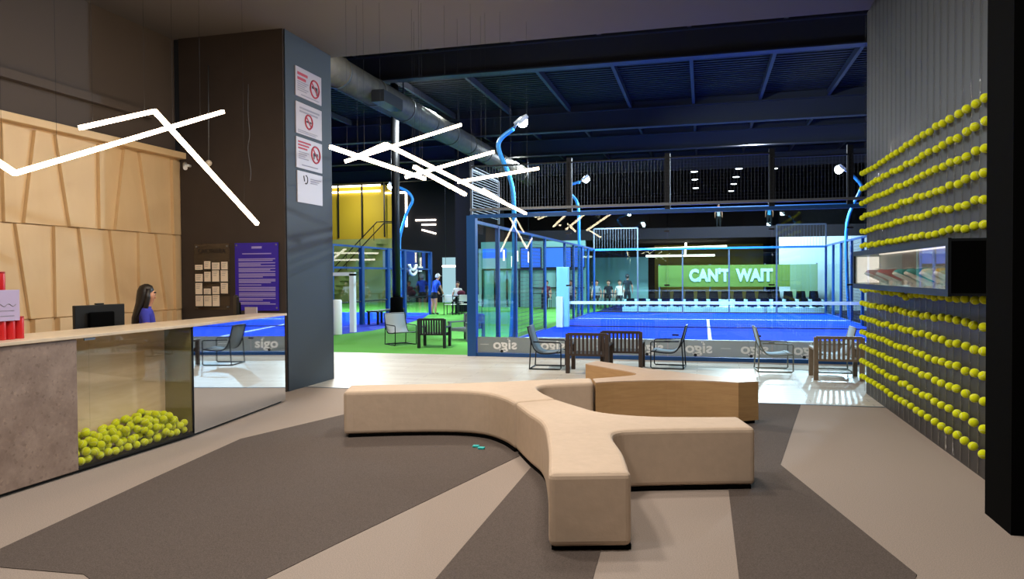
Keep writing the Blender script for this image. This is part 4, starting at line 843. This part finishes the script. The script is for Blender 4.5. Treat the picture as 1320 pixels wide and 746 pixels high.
for i, (x, w) in enumerate([(-8.35, .5), (-6.95, .62), (-5.95, .3)]):
    t = thing('video_screen', 'blue glowing wall screen, %s from the left' % ordn(i+1), 'screen', (x, 36, 2.0), 0, 'blue screens behind the court')
    put('frame', MB().box(x-w-.05, x+w+.05, 35.96, 36.0, 1.95, 3.0), M['dark_steel'], t); put('display', MB().box(x-w, x+w, 35.94, 35.96, 2.0, 2.95), M['screen'], t)
wc = struct('wall_cafe', MB().box(-10.95, -5.6, 36, 36.2, 0, 3.3), M['teal'], 'teal cafe wall carrying the blue screens')
for i in range(9): put('mullion', MB().box(-10.9+i*.64, -10.83+i*.64, 35.9, 36, 0, 1.9), M['dark_steel'], wc)
put('transom', MB().box(-10.9, -5.65, 35.91, 36, 1.86, 1.94), M['dark_steel'], wc)
put('transom', MB().box(-8.3, -5.65, 35.91, 36, .95, 1.0), M['dark_steel'], wc)
t = thing('ring_lamp', 'flat white ring lamp hanging beyond the man in blue', 'lamp', (-11.3, 33, 2.05))
put('ring', MB().tube([(-11.3+.62*math.cos(a), 33+.62*math.sin(a), 2.05) for a in [2*PI*k/28 for k in range(29)]], .035, 8), M['led_far'], t)
for x in (-11.8, -10.8): put('hanger', MB().tube([(x, 33, 2.05), (x, 33, 7.9)], .008, 6), M['dark_steel'], t)
struct('window_1', MB().box(-15.2, -14.2, 41.93, 41.99, 0, 2.7), M['screen2'], 'tall pale cyan lit window left of the dark pillar')
struct('wall_cafe_left', MB().box(-11.4, -10.3, 37, 37.2, 0, 3.0), M['whitewall'], 'bright wall strip left of the dark pillar')
t = thing('wall_board', 'white wall board with a blue header behind the court corner post', 'board', (-10.25, 35.95, 1.95))
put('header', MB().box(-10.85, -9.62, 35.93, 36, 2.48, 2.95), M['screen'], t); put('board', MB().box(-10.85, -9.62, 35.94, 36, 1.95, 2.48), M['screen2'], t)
for i, (x, z) in enumerate([(-8.7, 2.0), (-8.45, 2.25), (-7.9, 2.2), (-9.1, 2.3)]):
    t = thing('tube_pendant', 'vertical white tube pendant in the cafe, %s of four' % ordn(i+1), 'lamp', (x, 33.6, z), 0, 'tube pendants in the cafe')
    put('tube', MB().tube([(x, 33.6, z), (x, 33.6, z+.5)], .04, 8), M['led_far'], t); put('cord', MB().tube([(x, 33.6, z+.5), (x, 33.6, 7.9)], .008, 5), M['dark_steel'], t)
# yellow stairwell
struct('wall_stairwell', MB().box(-24, -18.3, 42, 42.2, 0, 7.2), M['yellow'], 'yellow stairwell wall at the far left')
struct('wall_hall_dark', MB().box(-18.3, -11.4, 42, 42.2, 0, 7.9), M['charcoal'], 'dark far wall right of the stairwell')
struct('wall_stair_base', MB().box(-24, -18.3, 41.6, 41.75, 0, 3.9), M['olivecast'], 'lower stairwell wall, its bluish light painted in as olive')  # yellow wall turned green by bluish light, put into the colour
led([[(-23.5, 41.93, 7.2), (-19.2, 41.93, 7.2)], [(-23.5, 41.93, 6.85), (-19.2, 41.93, 6.85)], [(-18.9, 41.93, 6.7), (-17.5, 41.93, 6.7)], [(-17.5, 41.93, 6.7), (-17.5, 41.93, 4.6)]], 'strip_light', 'warm strip lights along the top of the yellow stairwell', wires=False, r=.05, m='led_far')
lamp('stairwell_lamp', 'AREA', (-20, 39.5, 6.8), 130, (1, .95, .75), (-21, 42, 3), size=.6, shape='DISK')
sr = thing('staircase', 'far staircase with dark handrails against the yellow wall', 'staircase', (-20, 40.5, 0))
mb = MB(); 
for i in range(14): put('step', MB().box(-22.6+i*.3, -22.25+i*.3, 40.1, 41.1, .0+i*.27, .27+i*.27), M['olivecast'], sr)
for y in (40.1, 41.1): put('handrail', MB().tube([(-23.4, y, .95), (-22.4, y, 1.2), (-18.6, y, 4.8), (-17.6, y, 4.8)], .035, 8), M['dark_steel'], sr)
for i in range(5): put('baluster', MB().bar((-22.4+i*.9, 40.1, .3+i*.85), (-22.4+i*.9, 40.1, 1.2+i*.85), .03), M['dark_steel'], sr)
tr_ = thing('terrace_railing', 'thin pale railing above the yellow stairwell', 'railing', (-21, 41.9, 7.2))
put('rail', MB().box(-23.5, -18.8, 41.9, 41.93, 7.62, 7.68), M['steel'], tr_)
for x in (-22.0, -20.4, -18.9): put('post', MB().box(x-.04, x+.04, 41.8, 41.87, 4.0, 7.65), M['dark_steel'], tr_)
# duct
dc = thing('ventilation_duct', 'large round galvanised duct under the roof at the left', 'duct', (-8.4, 25, 6.1))
put('duct_pipe', MB().tube([(-8.4, 12.5, 6.45), (-8.4, 36, 6.45)], .36, 20), M['duct'], dc)
for y in range(14, 36, 2): put('duct_collar', MB().tube([(-8.4, y-.04, 6.45), (-8.4, y+.04, 6.45)], .38, 20), M['duct'], dc)
put('outlet_box', MB().box(-8.1, -7.75, 17.2, 18.4, 6.0, 6.3), M['dark_steel'], dc)
for y in (15, 20, 25, 30): put('hanger', MB().box(-8.42, -8.38, y-.02, y+.02, 6.8, 7.9), M['dark_steel'], dc)
